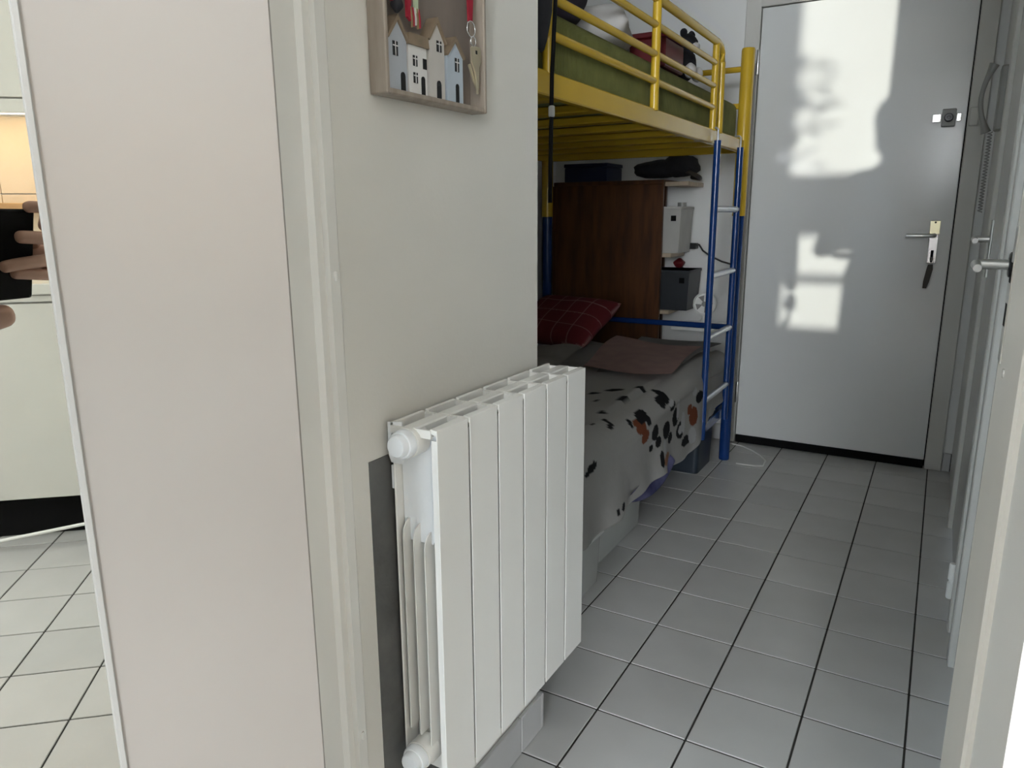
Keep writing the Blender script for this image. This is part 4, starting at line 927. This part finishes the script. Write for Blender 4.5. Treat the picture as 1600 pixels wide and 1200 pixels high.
# hands: palm chain plus five finger chains, wrapped on the phone
def hand(wr, palm, fingers):
    h = B()
    h.from_mesh(skin_mesh([[('w', wr, 0.024), ('p0', wr.lerp(palm, 0.5), (0.026, 0.018)), ('p1', palm, (0.032, 0.017))]], 2))
    for f in fingers:
        h.from_mesh(skin_mesh([[(str(i), p, r) for i, (p, r) in enumerate(f)]], 2))
    return h
def cf(pts, r): return [(cw(*p), r * (1.0 if i < len(pts) - 1 else 0.88)) for i, p in enumerate(pts)]
palmR = cw(0.0935, -0.048, -0.006)
FR = [cf([(0.096, -0.018, -0.012), (0.092, 0.006, -0.002), (0.082, 0.0145, 0.003), (0.068, 0.0145, 0.0), (0.060, 0.012, -0.001)], 0.0075),
      cf([(0.099, -0.030, -0.010), (0.092, -0.024, 0.004), (0.074, -0.0215, 0.0075), (0.054, -0.0205, 0.006), (0.046, -0.0205, 0.005)], 0.0085),
      cf([(0.100, -0.052, -0.010), (0.093, -0.050, 0.005), (0.070, -0.0505, 0.0075), (0.044, -0.0535, 0.006), (0.028, -0.0565, 0.005)], 0.0082),
      cf([(0.101, -0.068, -0.012), (0.094, -0.070, 0.004), (0.074, -0.0670, 0.0065), (0.052, -0.0645, 0.0055), (0.041, -0.0650, 0.0045)], 0.0075),
      cf([(0.100, -0.040, -0.022), (0.085, -0.030, -0.030), (0.062, -0.030, -0.028), (0.045, -0.032, -0.025)], 0.0095)]
hr = hand(RW, palmR, FR)
palmL = cw(-0.095, -0.118, -0.018)
FL = [cf([(-0.09, -0.115, -0.012), (-0.06, -0.121, -0.004), (-0.03, -0.120, 0.0), (0.01, -0.119, 0.003), (0.046, -0.114, 0.003)], 0.0165),
      cf([(-0.10, -0.105, -0.008), (-0.09, -0.085, 0.006), (-0.07, -0.07, 0.008), (-0.05, -0.066, 0.006)], 0.008),
      cf([(-0.112, -0.095, -0.010), (-0.106, -0.07, 0.004), (-0.09, -0.05, 0.008), (-0.07, -0.045, 0.006)], 0.008),
      cf([(-0.118, -0.085, -0.014), (-0.116, -0.055, 0.0), (-0.104, -0.032, 0.007), (-0.085, -0.025, 0.005)], 0.0078),
      cf([(-0.10, -0.10, -0.025), (-0.09, -0.08, -0.030), (-0.075, -0.06, -0.028), (-0.065, -0.045, -0.025)], 0.0092)]
hl = hand(LW, palmL, FL)
for h_ in (hr, hl):
    tmp = bpy.data.meshes.new('h'); h_.to_mesh(tmp); h_.free(); body.from_mesh(tmp)
# face, hair and clothes
def finish_person(bm, bp_, BO_, br_, bf2, label, s):
    blob(bm, bp_(0, 0.128, 1.475), (0.013, 0.016, 0.02), seed=1, amp=0.02)
    for s_ in (-1, 1):
        blob(bm, bp_(0.075 * s_, 0.02, 1.49), (0.012, 0.018, 0.03), seed=2, amp=0.02)
    pe = obj('person', bm, M['skin'], smooth=True)
    tag(pe, label, 'person')
    me = pe.data
    for k in s: me.materials.append(M[k])
    for p in me.polygons:
        q = p.center + WP[pe.name]; rel = q - BO_; rr, ff, zz = rel.dot(br_), rel.dot(bf2), q.z
        if zz < 0.075: p.material_index = 3
        elif zz < 0.93 and ff < 0.2 and abs(rr) < 0.225: p.material_index = 2
        elif zz < 1.345 and ff < 0.10 and not (zz < 1.12 and abs(rr) > 0.20): p.material_index = 1
    hrb = B(); blob(hrb, bp_(0, -0.005, 1.525), (0.092, 0.098, 0.088), seg=24, rings=16, seed=3, amp=0.03)
    for v in list(hrb.verts):
        rel = v.co - BO_
        if rel.dot(bf2) > 0.075 and v.co.z < 1.56: v.co -= bf2 * (rel.dot(bf2) - 0.075)
    for s_ in (-1, 1): blob(hrb, bp_(0.06 * s_, -0.04, 1.44), (0.045, 0.06, 0.07), seed=5, amp=0.04)
    obj('hair', hrb, M['hair'], pe, smooth=True)
    for s_ in (-1, 1):
        ey = obj('eye', blob(B(), bp_(0.031 * s_, 0.112, 1.505), (0.012, 0.010, 0.009), seed=1, amp=0), M['plastic_white'], pe, smooth=True)
        obj('pupil', blob(B(), bp_(0.031 * s_, 0.1195, 1.505), (0.005, 0.004, 0.005), seed=1, amp=0), M['hair'], ey, smooth=True)
    obj('mouth', blob(B(), bp_(0, 0.108, 1.437), (0.022, 0.008, 0.007), seed=1, amp=0), M['red_ribbon'], pe, smooth=True)
finish_person(body, bp_, BO, br, bf_, 'person in dark top and jeans holding a phone in both hands', ('tee', 'jeans', 'shoe'))

# companion standing beside the photographer, arms hanging
BO2 = Vector((-0.405, -0.56, 0)); bf3 = Vector((-0.1, 1, 0)).normalized(); br3 = bf3.cross(up).normalized()
def bp2(r, f, z): return BO2 + br3 * r + bf3 * f + up * z
W2 = {s_: bp2(0.235 * s_, 0.05, 0.80) for s_ in (-1, 1)}
ch2 = [[(n_, bp2(r_, f_, z_), q_) for n_, r_, f_, z_, q_ in (('pel', 0, 0, 0.86, (0.15, 0.10)), ('waist', 0, 0.005, 1.0, (0.125, 0.09)), ('chest', 0, 0, 1.18, (0.15, 0.10)), ('neckb', 0, -0.005, 1.33, (0.07, 0.06)), ('neck', 0, 0.005, 1.385, 0.046), ('chin', 0, 0.03, 1.43, (0.062, 0.07)), ('face', 0, 0.035, 1.50, (0.074, 0.088)), ('crown', 0, 0.02, 1.565, (0.066, 0.078)))]]
for s_, t_s in ((1, 'r'), (-1, 'l')):
    ch2.append([('chest', 0, 0), (t_s + 'sh', bp2(0.16 * s_, 0, 1.285), 0.055), (t_s + 'el', bp2(0.215 * s_, -0.01, 1.04), 0.041), (t_s + 'wr', W2[s_], 0.025)])
    ch2.append([('pel', 0, 0), (t_s + 'hip', bp2(0.085 * s_, 0, 0.80), 0.085), (t_s + 'kn', bp2(0.095 * s_, 0.02, 0.46), 0.057), (t_s + 'calf', bp2(0.095 * s_, 0, 0.33), 0.051), (t_s + 'an', bp2(0.095 * s_, -0.01, 0.085), 0.036), (t_s + 'foot', bp2(0.11 * s_, 0.11, 0.036), (0.038, 0.030)), (t_s + 'toe', bp2(0.115 * s_, 0.17, 0.030), (0.034, 0.024))])
body2 = B(); body2.from_mesh(skin_mesh(ch2))
for s_ in (-1, 1):
    wr = W2[s_]; pm = wr + up * -0.085 + bf3 * 0.012
    fs = []
    for k in range(4):
        o_ = (k - 1.5) * 0.019; L_ = (0.075, 0.085, 0.08, 0.062)[k]
        fs.append([(pm + bf3 * -o_ + up * 0.01, 0.009), (pm + bf3 * -o_ - up * L_ * 0.5 - br3 * 0.004 * s_, 0.0085), (pm + bf3 * -o_ - up * L_ * 0.85 - br3 * 0.016 * s_, 0.0078), (pm + bf3 * -o_ - up * L_ * 1.0 - br3 * 0.026 * s_, 0.007)])
    fs.append([(wr - up * 0.04 + bf3 * 0.02, 0.011), (wr - up * 0.07 + bf3 * 0.045, 0.0105), (wr - up * 0.10 + bf3 * 0.05, 0.009)])
    tmp = bpy.data.meshes.new('h'); h_ = hand(wr, pm, fs); h_.to_mesh(tmp); h_.free(); body2.from_mesh(tmp)
finish_person(body2, bp2, BO2, br3, bf3, 'person in pale top standing with arms hanging beside the photographer', ('white_cloth', 'jeans', 'shoe'))
